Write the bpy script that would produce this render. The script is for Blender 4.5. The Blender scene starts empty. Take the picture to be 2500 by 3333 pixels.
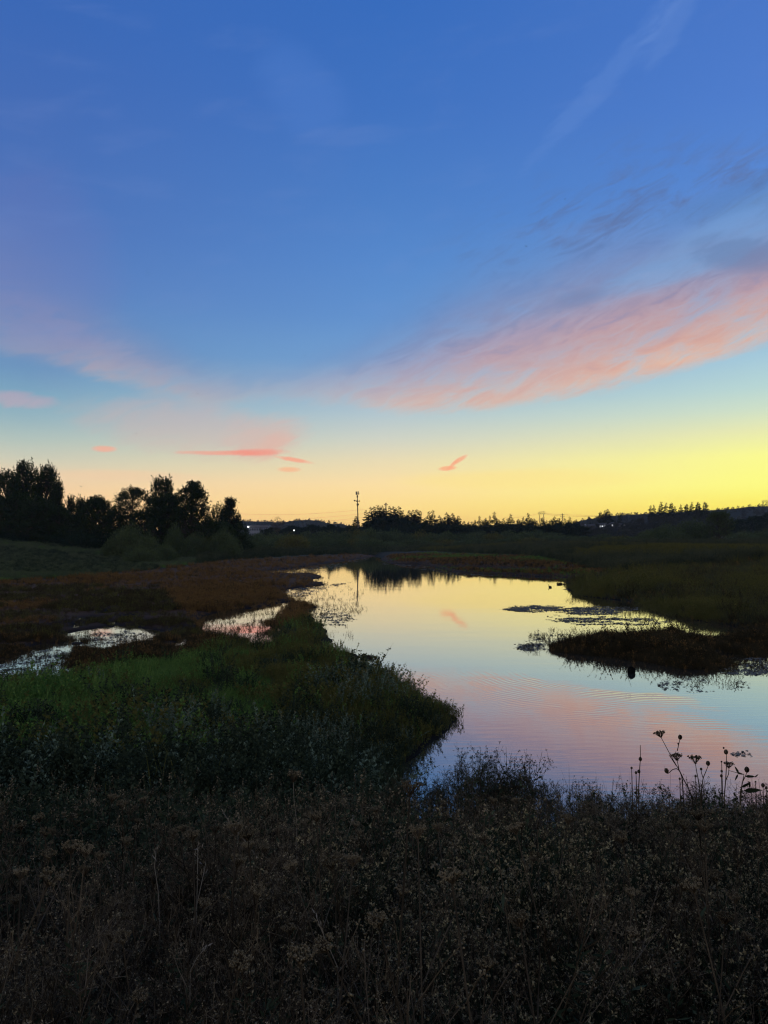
import bpy, math
import numpy as np

sc = bpy.context.scene
COL = sc.collection
RNG = np.random.default_rng(7)

# ------------------------------------------------------------------ camera
F, HOR, CX, CY = 2505.0, 1760.0, 1250.0, 1666.5      # photo pixels
CAMZ = 4.2
PITCH = math.atan((HOR - CY) / F)
cam_d = bpy.data.cameras.new('camera')
cam = bpy.data.objects.new('camera', cam_d); COL.objects.link(cam)
cam.location = (0, 0, CAMZ)
cam.rotation_euler = (math.pi / 2 + PITCH, 0, 0)
cam_d.sensor_fit = 'VERTICAL'; cam_d.sensor_height = 36.0
cam_d.lens = 36.0 * F / 3333.0
cam_d.clip_start = 0.05; cam_d.clip_end = 20000
sc.camera = cam
cp, sp = math.cos(PITCH), math.sin(PITCH)

def ray(px, py):
    px = np.asarray(px, float); py = np.asarray(py, float)
    u = (px - CX) / F; v = -(py - CY) / F
    return np.stack([u, cp - sp * v + 0 * u, sp + cp * v + 0 * u], -1)
def on_z(px, py, z=0.0):                       # point of the plane z seen at a pixel
    r = ray(px, py); t = (z - CAMZ) / r[..., 2]
    return r * t[..., None] + np.array([0, 0, CAMZ])
def at_d(px, py, d):                           # point at distance d (along y)
    r = ray(px, py); t = d / r[..., 1]
    return r * t[..., None] + np.array([0, 0, CAMZ])
def to_px(x, y, z):
    dz = z - CAMZ
    f = y * cp + dz * sp; up = -y * sp + dz * cp
    f = np.where(f < 0.05, 0.05, f)
    return CX + F * x / f, CY - F * up / f
def azel(px, py):
    r = ray(px, py); r = r / np.linalg.norm(r)
    return math.degrees(math.atan2(r[0], r[1])), math.degrees(math.asin(r[2]))

def lin(r, g, b):
    f = lambda c: (c / 255) / 12.92 if c / 255 <= 0.04045 else ((c / 255 + 0.055) / 1.055) ** 2.4
    return (f(r), f(g), f(b), 1.0)

# ------------------------------------------------------------------ colour management
sc.view_settings.view_transform = 'Standard'
sc.view_settings.look = 'None'
sc.view_settings.exposure = 0.0
sc.view_settings.gamma = 1.0
sc.view_settings.use_curve_mapping = False
sc.render.engine = 'CYCLES'
sc.cycles.max_bounces = 5
sc.cycles.diffuse_bounces = 2
sc.cycles.glossy_bounces = 3
sc.cycles.transparent_max_bounces = 6
sc.cycles.use_denoising = True
sc.cycles.denoising_prefilter = 'ACCURATE'
sc.cycles.sample_clamp_indirect = 2.0
sc.cycles.filter_width = 1.2

# ------------------------------------------------------------------ node helper
class NT:
    def __init__(s, tree): s.t = tree
    def new(s, k, **kw):
        n = s.t.nodes.new(k)
        for a, v in kw.items(): setattr(n, a, v)
        return n
    def put(s, sock, v):
        if isinstance(v, bpy.types.NodeSocket): s.t.links.new(v, sock)
        else: sock.default_value = v
    def m(s, op, a, b=None, c=None, clamp=False):
        n = s.new('ShaderNodeMath', operation=op); n.use_clamp = clamp
        s.put(n.inputs[0], a)
        if b is not None: s.put(n.inputs[1], b)
        if c is not None: s.put(n.inputs[2], c)
        return n.outputs[0]
    def maprange(s, v, a, b, c=0.0, d=1.0, smooth=True):
        n = s.new('ShaderNodeMapRange'); n.interpolation_type = 'SMOOTHSTEP' if smooth else 'LINEAR'
        for i, x in enumerate((v, a, b, c, d)): s.put(n.inputs[i], x)
        return n.outputs[0]
    def ramp(s, v, stops, interp='LINEAR'):
        n = s.new('ShaderNodeValToRGB'); n.color_ramp.interpolation = interp
        e = n.color_ramp.elements
        while len(e) > 1: e.remove(e[-1])
        e[0].position = stops[0][0]; e[0].color = stops[0][1]
        for p, c in stops[1:]:
            x = e.new(p); x.color = c
        s.put(n.inputs[0], v)
        return n.outputs[0]
    def mix(s, f, a, b, blend='MIX'):
        n = s.new('ShaderNodeMix', data_type='RGBA', blend_type=blend)
        s.put(n.inputs[0], f); s.put(n.inputs[6], a); s.put(n.inputs[7], b)
        return n.outputs[2]
    def comb(s, x, y, z=0.0):
        n = s.new('ShaderNodeCombineXYZ')
        for i, v in enumerate((x, y, z)): s.put(n.inputs[i], v)
        return n.outputs[0]
    def noise(s, vec, scale, detail=3.0, rough=0.55, dist=0.0):
        n = s.new('ShaderNodeTexNoise')
        s.put(n.inputs['Vector'], vec); n.inputs['Scale'].default_value = scale
        n.inputs['Detail'].default_value = detail; n.inputs['Roughness'].default_value = rough
        n.inputs['Distortion'].default_value = dist
        return n.outputs[0]

# ------------------------------------------------------------------ world: dusk sky
# The sun is already below the horizon, ahead and to the right, so no sun lamp: the twilight sky is the light.
world = bpy.data.worlds.new('World'); sc.world = world; world.use_nodes = True
world.node_tree.nodes.clear()
w = NT(world.node_tree)
tc = w.new('ShaderNodeTexCoord')
sep = w.new('ShaderNodeSeparateXYZ'); w.put(sep.inputs[0], tc.outputs['Generated'])
az = w.m('MULTIPLY', w.m('ARCTAN2', sep.outputs[0], sep.outputs[1]), 180 / math.pi)
el = w.m('MULTIPLY', w.m('ARCSINE', sep.outputs[2]), 180 / math.pi)
elu = w.m('DIVIDE', el, 90.0, clamp=True)

def sky_ramp(px, rows, zen=(62, 104, 178)):
    st = [(max(0.0, azel(px, y)[1]) / 90, lin(*c)) for y, c in rows]
    st = [(0.0, lin(*rows[0][1]))] + st + [(0.62, lin(*[(a + b) // 2 for a, b in zip(rows[-1][1], zen)])), (1.0, lin(*zen))]
    return w.ramp(elu, st)
rL = sky_ramp(100, [(1720, (255, 200, 128)), (1650, (252, 206, 148)), (1560, (236, 206, 168)), (1500, (208, 204, 180)), (1430, (178, 194, 186)), (1360, (150, 180, 190)),
                    (1290, (128, 168, 190)), (1200, (108, 152, 190)), (1080, (98, 140, 190)), (900, (88, 126, 188)), (700, (78, 116, 184)), (350, (68, 108, 181)), (0, (58, 103, 180))])
rC = sky_ramp(1250, [(1720, (255, 206, 112)), (1650, (255, 220, 138)), (1580, (253, 223, 160)), (1500, (234, 219, 178)), (1430, (208, 211, 196)), (1350, (180, 199, 206)),
                     (1270, (152, 182, 208)), (1170, (116, 160, 208)), (1030, (98, 146, 206)), (850, (86, 136, 203)), (650, (76, 126, 197)), (350, (64, 114, 191)), (0, (55, 107, 187))])
rR = sky_ramp(2450, [(1700, (252, 218, 66)), (1650, (255, 236, 88)), (1580, (255, 252, 126)), (1480, (252, 250, 144)), (1400, (232, 234, 176)), (1330, (206, 224, 200)), (1260, (184, 214, 212)),
                     (1170, (166, 202, 218)), (1000, (128, 176, 214)), (800, (106, 154, 210)), (600, (88, 136, 209)), (300, (78, 124, 203)), (0, (72, 118, 198))])
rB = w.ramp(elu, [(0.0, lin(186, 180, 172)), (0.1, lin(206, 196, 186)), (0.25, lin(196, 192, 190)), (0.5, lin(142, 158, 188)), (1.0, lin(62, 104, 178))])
tL = w.m('DIVIDE', az, -25.0, clamp=True)
tR = w.m('POWER', w.m('DIVIDE', az, 26.0, clamp=True), 1.15)
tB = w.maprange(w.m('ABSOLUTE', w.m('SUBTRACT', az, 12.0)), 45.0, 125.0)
sky = w.mix(tL, rC, rL); sky = w.mix(tR, sky, rR)

# noise fields in sky direction space
def rot_coords(deg, sx, sy):
    c, s_ = math.cos(math.radians(deg)), math.sin(math.radians(deg))
    u = w.m('ADD', w.m('MULTIPLY', az, c), w.m('MULTIPLY', el, s_))
    v = w.m('ADD', w.m('MULTIPLY', az, -s_), w.m('MULTIPLY', el, c))
    return w.comb(w.m('MULTIPLY', u, sx), w.m('MULTIPLY', v, sy), 0.0)
nA = w.m('SUBTRACT', w.noise(rot_coords(17, 0.09, 0.30), 1.0, 6, 0.6, 0.6), 0.5)      # streaks rising to the right
nF = w.m('SUBTRACT', w.noise(rot_coords(20, 0.30, 1.1), 1.0, 5, 0.62, 0.8), 0.5)        # finer
nH = w.m('SUBTRACT', w.noise(rot_coords(2, 0.07, 0.55), 1.0, 4, 0.55, 0.3), 0.5)        # level veils

# the long pink bank: lower edge, thickness and strength along azimuth
bank = [(-500, 1000, 300, .14), (0, 1160, 420, .18), (150, 1198, 330, .25), (300, 1240, 240, .38), (500, 1296, 190, .42), (640, 1322, 150, .34), (800, 1322, 120, .22), (950, 1306, 110, .24),
        (1130, 1322, 170, .40), (1300, 1352, 260, .66), (1450, 1350, 330, .80), (1600, 1340, 390, .84), (1750, 1320, 410, .84), (1900, 1290, 430, .92), (2050, 1250, 430, .96), (2200, 1210, 410, 1.0),
        (2350, 1165, 390, 1.0), (2500, 1110, 370, 1.0), (3300, 750, 300, .5)]
st = []
for x, y, t, s_ in bank:
    a, e = azel(x, y); _, e2 = azel(x, y - t)
    st.append(((a + 50) / 100, (e / 40, (e2 - e) / 20, s_, 1.0)))
bk = w.new('ShaderNodeSeparateColor')
w.put(bk.inputs[0], w.ramp(w.m('DIVIDE', w.m('ADD', az, 50.0), 100.0, clamp=True), st))
bel = w.m('MULTIPLY', bk.outputs[0], 40.0); bth = w.m('MULTIPLY', bk.outputs[1], 25.0)
h0 = w.m('SUBTRACT', el, bel)
h = w.m('ADD', h0, w.m('ADD', w.m('MULTIPLY', nA, 2.2), w.m('MULTIPLY', nF, 1.1)))
tt = w.m('DIVIDE', h, bth)
edge = w.maprange(h, -0.25, 1.1)
fall = w.maprange(tt, 0.5, 1.25, 1.0, 0.0)
tex = w.maprange(w.m('ADD', w.m('MULTIPLY', nA, 0.9), w.m('MULTIPLY', nF, 0.8)), -0.26, 0.16, 0.34, 1.0)
azfade = w.maprange(w.m('ABSOLUTE', az), 34.0, 60.0, 1.0, 0.0)
dens = w.m('MULTIPLY', w.m('MULTIPLY', edge, fall), w.m('MULTIPLY', w.m('MULTIPLY', tex, bk.outputs[2]), azfade))
ccol = w.ramp(w.m('ADD', tt, w.m('MULTIPLY', nF, 0.5)), [(0.0, lin(234, 188, 160)), (0.2, lin(218, 170, 154)), (0.42, lin(190, 156, 162)), (0.62, lin(146, 142, 172)), (0.95, lin(110, 132, 182))])
sky = w.mix(dens, sky, ccol)
# grey fringe above the right part of the bank
fr = w.m('MULTIPLY', w.maprange(tt, 0.75, 1.0), w.maprange(tt, 1.15, 1.6, 1.0, 0.0))
fr = w.m('MULTIPLY', w.m('MULTIPLY', fr, w.maprange(az, -2.0, 18.0)), w.maprange(w.m('ADD', nF, nA), -0.08, 0.28))
sky = w.mix(w.m('MULTIPLY', w.m('MULTIPLY', fr, 0.75), azfade), sky, lin(92, 112, 158))

def lobe(x, y, rx, ry, deg, col, op, n=nF, amp=1.2, pw=1.0):
    global sky
    a0, e0 = azel(x, y)
    c, s_ = math.cos(math.radians(deg)), math.sin(math.radians(deg))
    k = math.degrees(1 / F) * math.cos(math.radians(a0))
    da = w.m('SUBTRACT', az, a0); de = w.m('SUBTRACT', el, e0)
    u = w.m('DIVIDE', w.m('ADD', w.m('MULTIPLY', da, c), w.m('MULTIPLY', de, s_)), rx * k)
    v = w.m('DIVIDE', w.m('ADD', w.m('MULTIPLY', da, -s_), w.m('MULTIPLY', de, c)), ry * k)
    q = w.m('ADD', w.m('MULTIPLY', u, u), w.m('MULTIPLY', v, v))
    q = w.m('ADD', q, w.m('MULTIPLY', n, amp))
    d = w.m('MULTIPLY', w.m('POWER', w.maprange(q, 1.0, 0.0, 0.0, 1.0), pw), op)
    sky = w.mix(d, sky, lin(*col))
P = (232, 160, 152)
lobe(620, 1395, 420, 110, -6, (214, 176, 170), 0.38)
lobe(870, 1425, 170, 90, 12, (226, 176, 162), 0.36)
lobe(60, 1300, 130, 34, 0, (200, 166, 180), 0.5, nF, 1.6)
lobe(100, 900, 330, 420, 10, (122, 124, 180), 0.2, nA)
lobe(740, 1474, 200, 10, 1, (244, 152, 130), 0.7, nF, 1.3)
lobe(850, 1472, 120, 15, 2, (242, 146, 128), 0.75, nF, 1.6)
lobe(890, 1450, 90, 45, 25, (236, 168, 150), 0.3, nF, 1.4)
lobe(955, 1496, 75, 9, -9, (250, 156, 128), 0.75, nF, 1.2)
lobe(340, 1461, 46, 13, 0, (245, 172, 146), 0.75, nF, 0.6)
lobe(940, 1528, 46, 11, 0, (250, 178, 132), 0.7, nF, 0.6)
lobe(1495, 1497, 36, 9, 30, (250, 158, 122), 0.7, nF, 1.2)
lobe(1455, 1524, 34, 9, 4, (252, 160, 118), 0.7, nF, 1.2)
lobe(1475, 1511, 34, 7, 45, (250, 160, 124), 0.5, nF, 0.5)
lobe(400, 1550, 320, 26, 0, (240, 205, 165), 0.6, nH)
lobe(1700, 1560, 500, 40, 0, (255, 226, 130), 0.4, nH)
lobe(1990, 240, 420, 44, 38, (108, 146, 212), 0.22, nF, 2.2)
lobe(2180, 80, 170, 60, 42, (112, 148, 212), 0.22, nF, 2.2)
lobe(980, 300, 130, 200, 60, (84, 128, 204), 0.3, nA)
lobe(2420, 740, 480, 90, 20, (128, 170, 216), 0.28, nA, 2.0)
lobe(2420, 830, 210, 70, -14, (100, 122, 166), 0.5, nF, 2.4)
lobe(2480, 610, 380, 60, 8, (86, 122, 172), 0.3, nA, 2.0)
lobe(1890, 970, 110, 34, 10, (100, 122, 168), 0.35, nF, 2.0)
veil = w.maprange(w.m('ADD', nA, w.m('MULTIPLY', nH, 0.8)), 0.0, 0.35)
sky = w.mix(w.m('MULTIPLY', w.m('MULTIPLY', veil, 0.13), w.maprange(el, 3.0, 16.0)), sky, lin(128, 150, 205))
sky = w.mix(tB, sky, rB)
bg = w.new('ShaderNodeBackground'); w.put(bg.inputs['Color'], sky)
w.put(bg.inputs['Strength'], w.m('ADD', 1.02, w.m('MULTIPLY', w.m('EXPONENT', w.m('DIVIDE', w.m('MAXIMUM', el, 0.0), -3.5)), 0.24)))   # the glow the haze takes away low down
out = w.new('ShaderNodeOutputWorld'); w.put(out.inputs['Surface'], bg.outputs[0])
world.cycles.sampling_method = 'MANUAL'; world.cycles.sample_map_resolution = 256

# ------------------------------------------------------------------ materials
def material(name, build):
    m_ = bpy.data.materials.new(name); m_.use_nodes = True
    m_.node_tree.nodes.clear()
    n = NT(m_.node_tree); o = n.new('ShaderNodeOutputMaterial')
    n.put(o.inputs['Surface'], build(n)); return m_
def principled(n, col, rough=0.8, spec=0.2, metal=0.0):
    p = n.new('ShaderNodeBsdfPrincipled')
    n.put(p.inputs['Base Color'], col); n.put(p.inputs['Roughness'], rough)
    p.inputs['Specular IOR Level'].default_value = spec; p.inputs['Metallic'].default_value = metal
    return p
def leafy(name, c1, c2, scale=3.0, transl=0.35, pw=1.6):
    """foliage: colour varies from plant to plant and clump to clump"""
    def b(n):
        oi = n.new('ShaderNodeObjectInfo'); g = n.new('ShaderNodeNewGeometry')
        ns = n.noise(g.outputs['Position'], scale, 2)
        isl = n.m('POWER', g.outputs['Random Per Island'], pw)
        f = n.m('ADD', n.m('MULTIPLY', oi.outputs['Random'], 0.30), n.m('SUBTRACT', n.m('MULTIPLY', ns, 1.1), 0.45))
        f = n.m('ADD', f, n.m('MULTIPLY', isl, 0.75), clamp=True)
        c = n.mix(f, (*c1, 1), (*c2, 1))
        d = n.new('ShaderNodeBsdfDiffuse'); n.put(d.inputs[0], c)
        t = n.new('ShaderNodeBsdfTranslucent'); n.put(t.inputs[0], c)
        mx = n.new('ShaderNodeMixShader'); mx.inputs[0].default_value = transl
        n.put(mx.inputs[1], d.outputs[0]); n.put(mx.inputs[2], t.outputs[0])
        return mx.outputs[0]
    return material(name, b)
def plain(name, col, rough=0.7, spec=0.3, metal=0.0, var=0.25, scale=8.0):
    def b(n):
        g = n.new('ShaderNodeNewGeometry')
        ns = n.noise(g.outputs['Position'], scale, 4)
        c = n.mix(ns, tuple(x * (1 - var) for x in col) + (1,), tuple(x * (1 + var) for x in col) + (1,))
        return principled(n, c, rough, spec, metal).outputs[0]
    return material(name, b)
def emit(name, col, s_):
    def b(n):
        e = n.new('ShaderNodeEmission'); e.inputs[0].default_value = (*col, 1); e.inputs[1].default_value = s_
        return e.outputs[0]
    return material(name, b)

M = {}
M['grass'] = leafy('green_grass', (0.040, 0.118, 0.026), (0.175, 0.255, 0.060), 1.2)
M['olive'] = leafy('olive_grass', (0.060, 0.071, 0.020), (0.154, 0.132, 0.039), 0.8)
M['silver'] = leafy('silver_leaf', (0.045, 0.068, 0.045), (0.22, 0.28, 0.19), 1.5)
M['marsh'] = leafy('rust_marsh_weed', (0.105, 0.056, 0.021), (0.270, 0.155, 0.055), 0.35)
M['darkmarsh'] = leafy('dark_marsh_weed', (0.021, 0.019, 0.011), (0.088, 0.066, 0.032), 0.7)
M['drystem'] = leafy('dry_stem', (0.017, 0.013, 0.009), (0.20, 0.155, 0.105), 4.0, 0.25, 4.0)
M['seed'] = leafy('seed_head', (0.030, 0.025, 0.015), (0.36, 0.285, 0.175), 2.0, 0.25, 4.0)
M['palegold'] = leafy('pale_bloom', (0.064, 0.052, 0.032), (0.42, 0.34, 0.18), 6.0, 0.25, 2.0)
M['weedleaf'] = leafy('weed_leaf', (0.010, 0.017, 0.010), (0.075, 0.095, 0.055), 2.5, 0.25, 3.5)
M['reed'] = leafy('reed_leaf', (0.031, 0.044, 0.027), (0.110, 0.110, 0.057), 0.15)
M['knollgrass'] = leafy('meadow_grass', (0.050, 0.078, 0.042), (0.135, 0.145, 0.075), 0.12)
M['pad'] = plain('floating_leaf', (0.13, 0.118, 0.085), 0.65, 0.2, var=0.5, scale=20)
M['willow'] = leafy('willow_leaf', (0.044, 0.064, 0.032), (0.105, 0.128, 0.052), 0.25)
M['willow_yellow'] = leafy('turning_leaf', (0.07, 0.08, 0.02), (0.15, 0.14, 0.03), 0.3)
M['cotton'] = leafy('cottonwood_leaf', (0.016, 0.03, 0.014), (0.042, 0.062, 0.024), 0.2)
M['conifer'] = leafy('conifer_needle', (0.010, 0.020, 0.014), (0.024, 0.04, 0.022), 0.2, 0.1)
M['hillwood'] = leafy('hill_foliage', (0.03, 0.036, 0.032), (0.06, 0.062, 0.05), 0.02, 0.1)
M['bark'] = plain('bark', (0.05, 0.04, 0.03), 0.9, 0.1, var=0.5, scale=6)
M['steel'] = plain('galvanised_steel', (0.06, 0.055, 0.05), 0.6, 0.4, 0.4, 0.2)
M['antenna'] = plain('antenna_grey', (0.06, 0.06, 0.06), 0.6, 0.3)
M['rock'] = plain('wet_rock', (0.006, 0.006, 0.005), 1.0, 0.0, var=0.6, scale=25)
M['white_wall'] = plain('white_wall', (0.17, 0.18, 0.22), 0.8, 0.2, var=0.05)
M['glass'] = plain('dark_window', (0.03, 0.035, 0.05), 0.2, 0.6, var=0.1)
M['roof'] = plain('dark_roof', (0.06, 0.06, 0.065), 0.85, 0.1)
M['siding'] = plain('grey_siding', (0.07, 0.07, 0.075), 0.85, 0.1)
M['feather'] = plain('dark_feather', (0.02, 0.018, 0.016), 0.8, 0.1)
M['lamp'] = emit('lamp_white', (1.0, 1.0, 0.92), 5.0)
M['litwindow'] = emit('lit_window', (0.9, 0.95, 1.0), 1.1)
M['lane'] = plain('gravel_lane', (0.35, 0.34, 0.30), 0.9, 0.1)

# ------------------------------------------------------------------ mesh helper
class MB:
    def __init__(s): s.v = []; s.f = []; s.mi = []; s.n = 0
    def add(s, V, Fc, mi=0):
        V = np.asarray(V, float).reshape(-1, 3); Fc = np.asarray(Fc, int)
        s.v.append(V); s.f.append(Fc + s.n); s.mi.append(np.full(len(Fc), mi, int)); s.n += len(V)
    def quads(s, Q, mi=0):
        Q = np.asarray(Q, float)
        k = len(Q)
        if k: s.add(Q.reshape(-1, 3), np.arange(4 * k).reshape(k, 4), mi)
    def tris(s, Q, mi=0):
        k = len(Q)
        if k: s.add(np.asarray(Q).reshape(-1, 3), np.arange(3 * k).reshape(k, 3), mi)
    def tube(s, P_, R_, sides=5, mi=0, cap=True):
        P_ = np.asarray(P_, float); R_ = np.broadcast_to(np.asarray(R_, float), (len(P_),))
        T = np.gradient(P_, axis=0); T /= np.linalg.norm(T, axis=1)[:, None] + 1e-9
        ref = np.array([0.0, 1.0, 0.0]) if abs(T[0][2]) > 0.7 else np.array([0.0, 0.0, 1.0])
        A = np.cross(T, ref); A /= np.linalg.norm(A, axis=1)[:, None] + 1e-9
        B = np.cross(T, A)
        th = np.arange(sides) * 2 * math.pi / sides
        V = P_[:, None] + R_[:, None, None] * (np.cos(th)[None, :, None] * A[:, None] + np.sin(th)[None, :, None] * B[:, None])
        k = len(P_); i = np.arange(k - 1)[:, None] * sides; j = np.arange(sides)[None]; j2 = (j + 1) % sides
        Fc = np.stack([i + j, i + j2, i + sides + j2, i + sides + j], -1).reshape(-1, 4)
        s.add(V, Fc, mi)
        if cap and sides >= 3:
            base = s.n - k * sides
            for off in (0, (k - 1) * sides):
                c = base + off + np.arange(sides)
                fan = np.stack([np.full(sides - 2, c[0]), c[1:-1], c[2:]], -1)
                s.f.append(fan); s.mi.append(np.full(len(fan), mi, int))
    def box(s, x0, x1, y0, y1, z0, z1, mi=0):
        V = [(x, y, z) for z in (z0, z1) for y in (y0, y1) for x in (x0, x1)]
        s.add(V, [(0, 2, 3, 1), (4, 5, 7, 6), (0, 1, 5, 4), (2, 6, 7, 3), (0, 4, 6, 2), (1, 3, 7, 5)], mi)
    def blob(s, c, r, mi=0, seg=6, rings=4, jit=0.0, rng=RNG):
        c = np.asarray(c, float); r = np.broadcast_to(np.asarray(r, float), (3,))
        V = [(0, 0, -1)]
        for i in range(1, rings):
            ph = -math.pi / 2 + math.pi * i / rings
            for j in range(seg):
                t = 2 * math.pi * j / seg
                V.append((math.cos(ph) * math.cos(t), math.cos(ph) * math.sin(t), math.sin(ph)))
        V.append((0, 0, 1)); V = np.array(V)
        if jit: V *= 1 + jit * rng.uniform(-1, 1, (len(V), 1))
        Fc = []
        for j in range(seg):
            Fc.append((0, 1 + (j + 1) % seg, 1 + j))
            for i in range(rings - 2):
                a = 1 + i * seg
                Fc.append((a + j, a + (j + 1) % seg, a + seg + (j + 1) % seg)); Fc.append((a + j, a + seg + (j + 1) % seg, a + seg + j))
            a = 1 + (rings - 2) * seg
            Fc.append((a + j, a + (j + 1) % seg, len(V) - 1))
        s.add(V * r + c, Fc, mi)
    def mesh(s, name, mats):
        me = bpy.data.meshes.new(name)
        V = np.concatenate(s.v); me.vertices.add(len(V)); me.vertices.foreach_set('co', V.ravel())
        lens = np.concatenate([np.full(len(f), f.shape[1]) for f in s.f])
        idx = np.concatenate([f.ravel() for f in s.f])
        st_ = np.concatenate([[0], np.cumsum(lens)[:-1]])
        me.loops.add(len(idx)); me.loops.foreach_set('vertex_index', idx.astype(np.int32))
        me.polygons.add(len(lens)); me.polygons.foreach_set('loop_start', st_.astype(np.int32))
        me.polygons.foreach_set('loop_total', lens.astype(np.int32))
        me.polygons.foreach_set('material_index', np.concatenate(s.mi).astype(np.int32))
        for k in (mats if isinstance(mats, (list, tuple)) else [mats]): me.materials.append(M[k])
        me.update(calc_edges=True); me.validate()
        return me

def smooth(me):
    me.polygons.foreach_set('use_smooth', np.ones(len(me.polygons), bool)); return me
def tag(o, label=None, cat=None, group=None, kind=None):
    if label: o['label'] = label
    if cat: o['category'] = cat
    if group: o['group'] = group
    if kind: o['kind'] = kind
    return o
def link(name, me, parent=None, loc=(0, 0, 0)):
    o = bpy.data.objects.new(name, me); COL.objects.link(o); o.location = loc
    if parent is not None: o.parent = parent
    return o
def empty(name, loc, rz=0.0, s_=1.0):
    o = bpy.data.objects.new(name, None); COL.objects.link(o)
    o.location = loc; o.rotation_euler[2] = rz; o.scale = (s_, s_, s_) if np.isscalar(s_) else s_
    return o
ORD = ['leftmost', 'second', 'third', 'fourth', 'fifth', 'sixth', 'seventh', 'eighth', 'ninth', 'tenth', 'eleventh', 'twelfth', 'thirteenth', 'fourteenth', 'fifteenth', 'sixteenth', 'seventeenth',
       'eighteenth', 'nineteenth', 'twentieth', 'twenty-first', 'twenty-second', 'twenty-third', 'twenty-fourth', 'twenty-fifth', 'twenty-sixth', 'twenty-seventh', 'twenty-eighth', 'twenty-ninth', 'thirtieth']
def nth(i, n):
    if i == 0: return 'leftmost'
    if i == n - 1: return 'rightmost'
    return ORD[i] + ' from left'

# ------------------------------------------------------------------ shorelines (photo pixels on the water plane)
def zp(pts): return on_z(np.array([p[0] for p in pts]), np.array([p[1] for p in pts]))[:, :2]
lakeL = [(1222, 1809), (1211, 1813), (1173, 1818), (1103, 1827), (1043, 1837), (950, 1850), (850, 1861), (870, 1868), (960, 1870), (1036, 1868), (1050, 1880), (1010, 1892), (1050, 1900), (1020, 1908),
         (905, 1924), (935, 1943), (985, 1960), (1030, 1977), (990, 1993), (1030, 2025), (1065, 2055), (1070, 2080), (1090, 2110), (1150, 2130), (1168, 2140), (1140, 2158), (1165, 2172), (1195, 2170), (1235, 2200), (1300, 2235),
         (1335, 2262), (1400, 2285), (1460, 2310), (1492, 2335), (1455, 2372), (1400, 2400), (1342, 2430), (1318, 2465), (1270, 2500)]
near = np.array([(0.05, 11.3), (0.7, 10.2), (2.0, 9.6), (5, 9.5), (12, 9.6), (45, 9.5), (48, 29)])
lakeR = [(2560, 2110), (2500, 2116), (2440, 2118), (2468, 2124), (2414, 2134), (2330, 2132), (2352, 2160), (2294, 2176), (2224, 2174), (2115, 2156), (2007, 2142), (1898, 2128), (1812, 2120), (1800, 2109), (1850, 2098), (1885, 2090), (1950, 2092),
         (1935, 2078), (1970, 2074), (2034, 2074), (2120, 2072), (2197, 2070), (2260, 2078), (2300, 2088), (2330, 2080), (2400, 2072), (2440, 2058), (2400, 2044), (2320, 2030), (2251, 2018), (2197, 2000), (2143, 1986), (2061, 1960), (1990, 1950), (1920, 1944),
         (1882, 1940), (1850, 1916), (1840, 1897), (1866, 1890), (1900, 1889), (1898, 1880), (1763, 1877), (1650, 1873), (1540, 1868), (1459, 1861), (1420, 1848), (1363, 1838), (1271, 1836), (1238, 1822), (1246, 1812)]
LAKE = np.concatenate([zp(lakeL), near, zp(lakeR)])
PONDS = [zp([(655, 2003), (740, 1988), (800, 1982), (935, 1962), (940, 2000), (880, 2024), (930, 2034), (890, 2085), (835, 2110), (780, 2085), (680, 2080), (635, 2050)]),
         zp([(190, 2064), (304, 2046), (400, 2036), (540, 2058), (500, 2096), (340, 2132), (262, 2124), (230, 2092)]),
         zp([(30, 2142), (125, 2096), (262, 2090), (258, 2136), (235, 2200), (130, 2240), (30, 2255), (-120, 2235), (-130, 2160)]),
         zp([(510, 2130), (560, 2096), (600, 2066), (640, 2076), (590, 2120), (540, 2150)]),
         zp([(230, 2036), (255, 2026), (272, 2030), (262, 2042), (238, 2046)]), zp([(352, 2030), (368, 2024), (372, 2038), (358, 2044)]), zp([(330, 1992), (348, 1986), (352, 1996), (336, 2000)]), zp([(470, 2024), (484, 2021), (488, 2028)]), zp([(60, 2070), (95, 2062), (120, 2070), (90, 2080)]), zp([(150, 2040), (185, 2034), (200, 2042), (170, 2050)]), zp([(400, 2006), (430, 2000), (450, 2008), (420, 2014)]), zp([(560, 2046), (590, 2040), (600, 2050), (575, 2056)]), zp([(-20, 2104), (30, 2096), (50, 2106), (10, 2116)]), zp([(290, 2012), (315, 2007), (322, 2014), (300, 2019)]),
         zp([(1440, 1846), (1600, 1849), (1700, 1855), (1871, 1860), (1880, 1865), (1760, 1867), (1640, 1863), (1500, 1856)]),
         zp([(1925, 1880), (2034, 1881), (2040, 1885), (1990, 1886), (1930, 1885)])]
def densify(P_, step_frac=0.5):
    return P_
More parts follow.
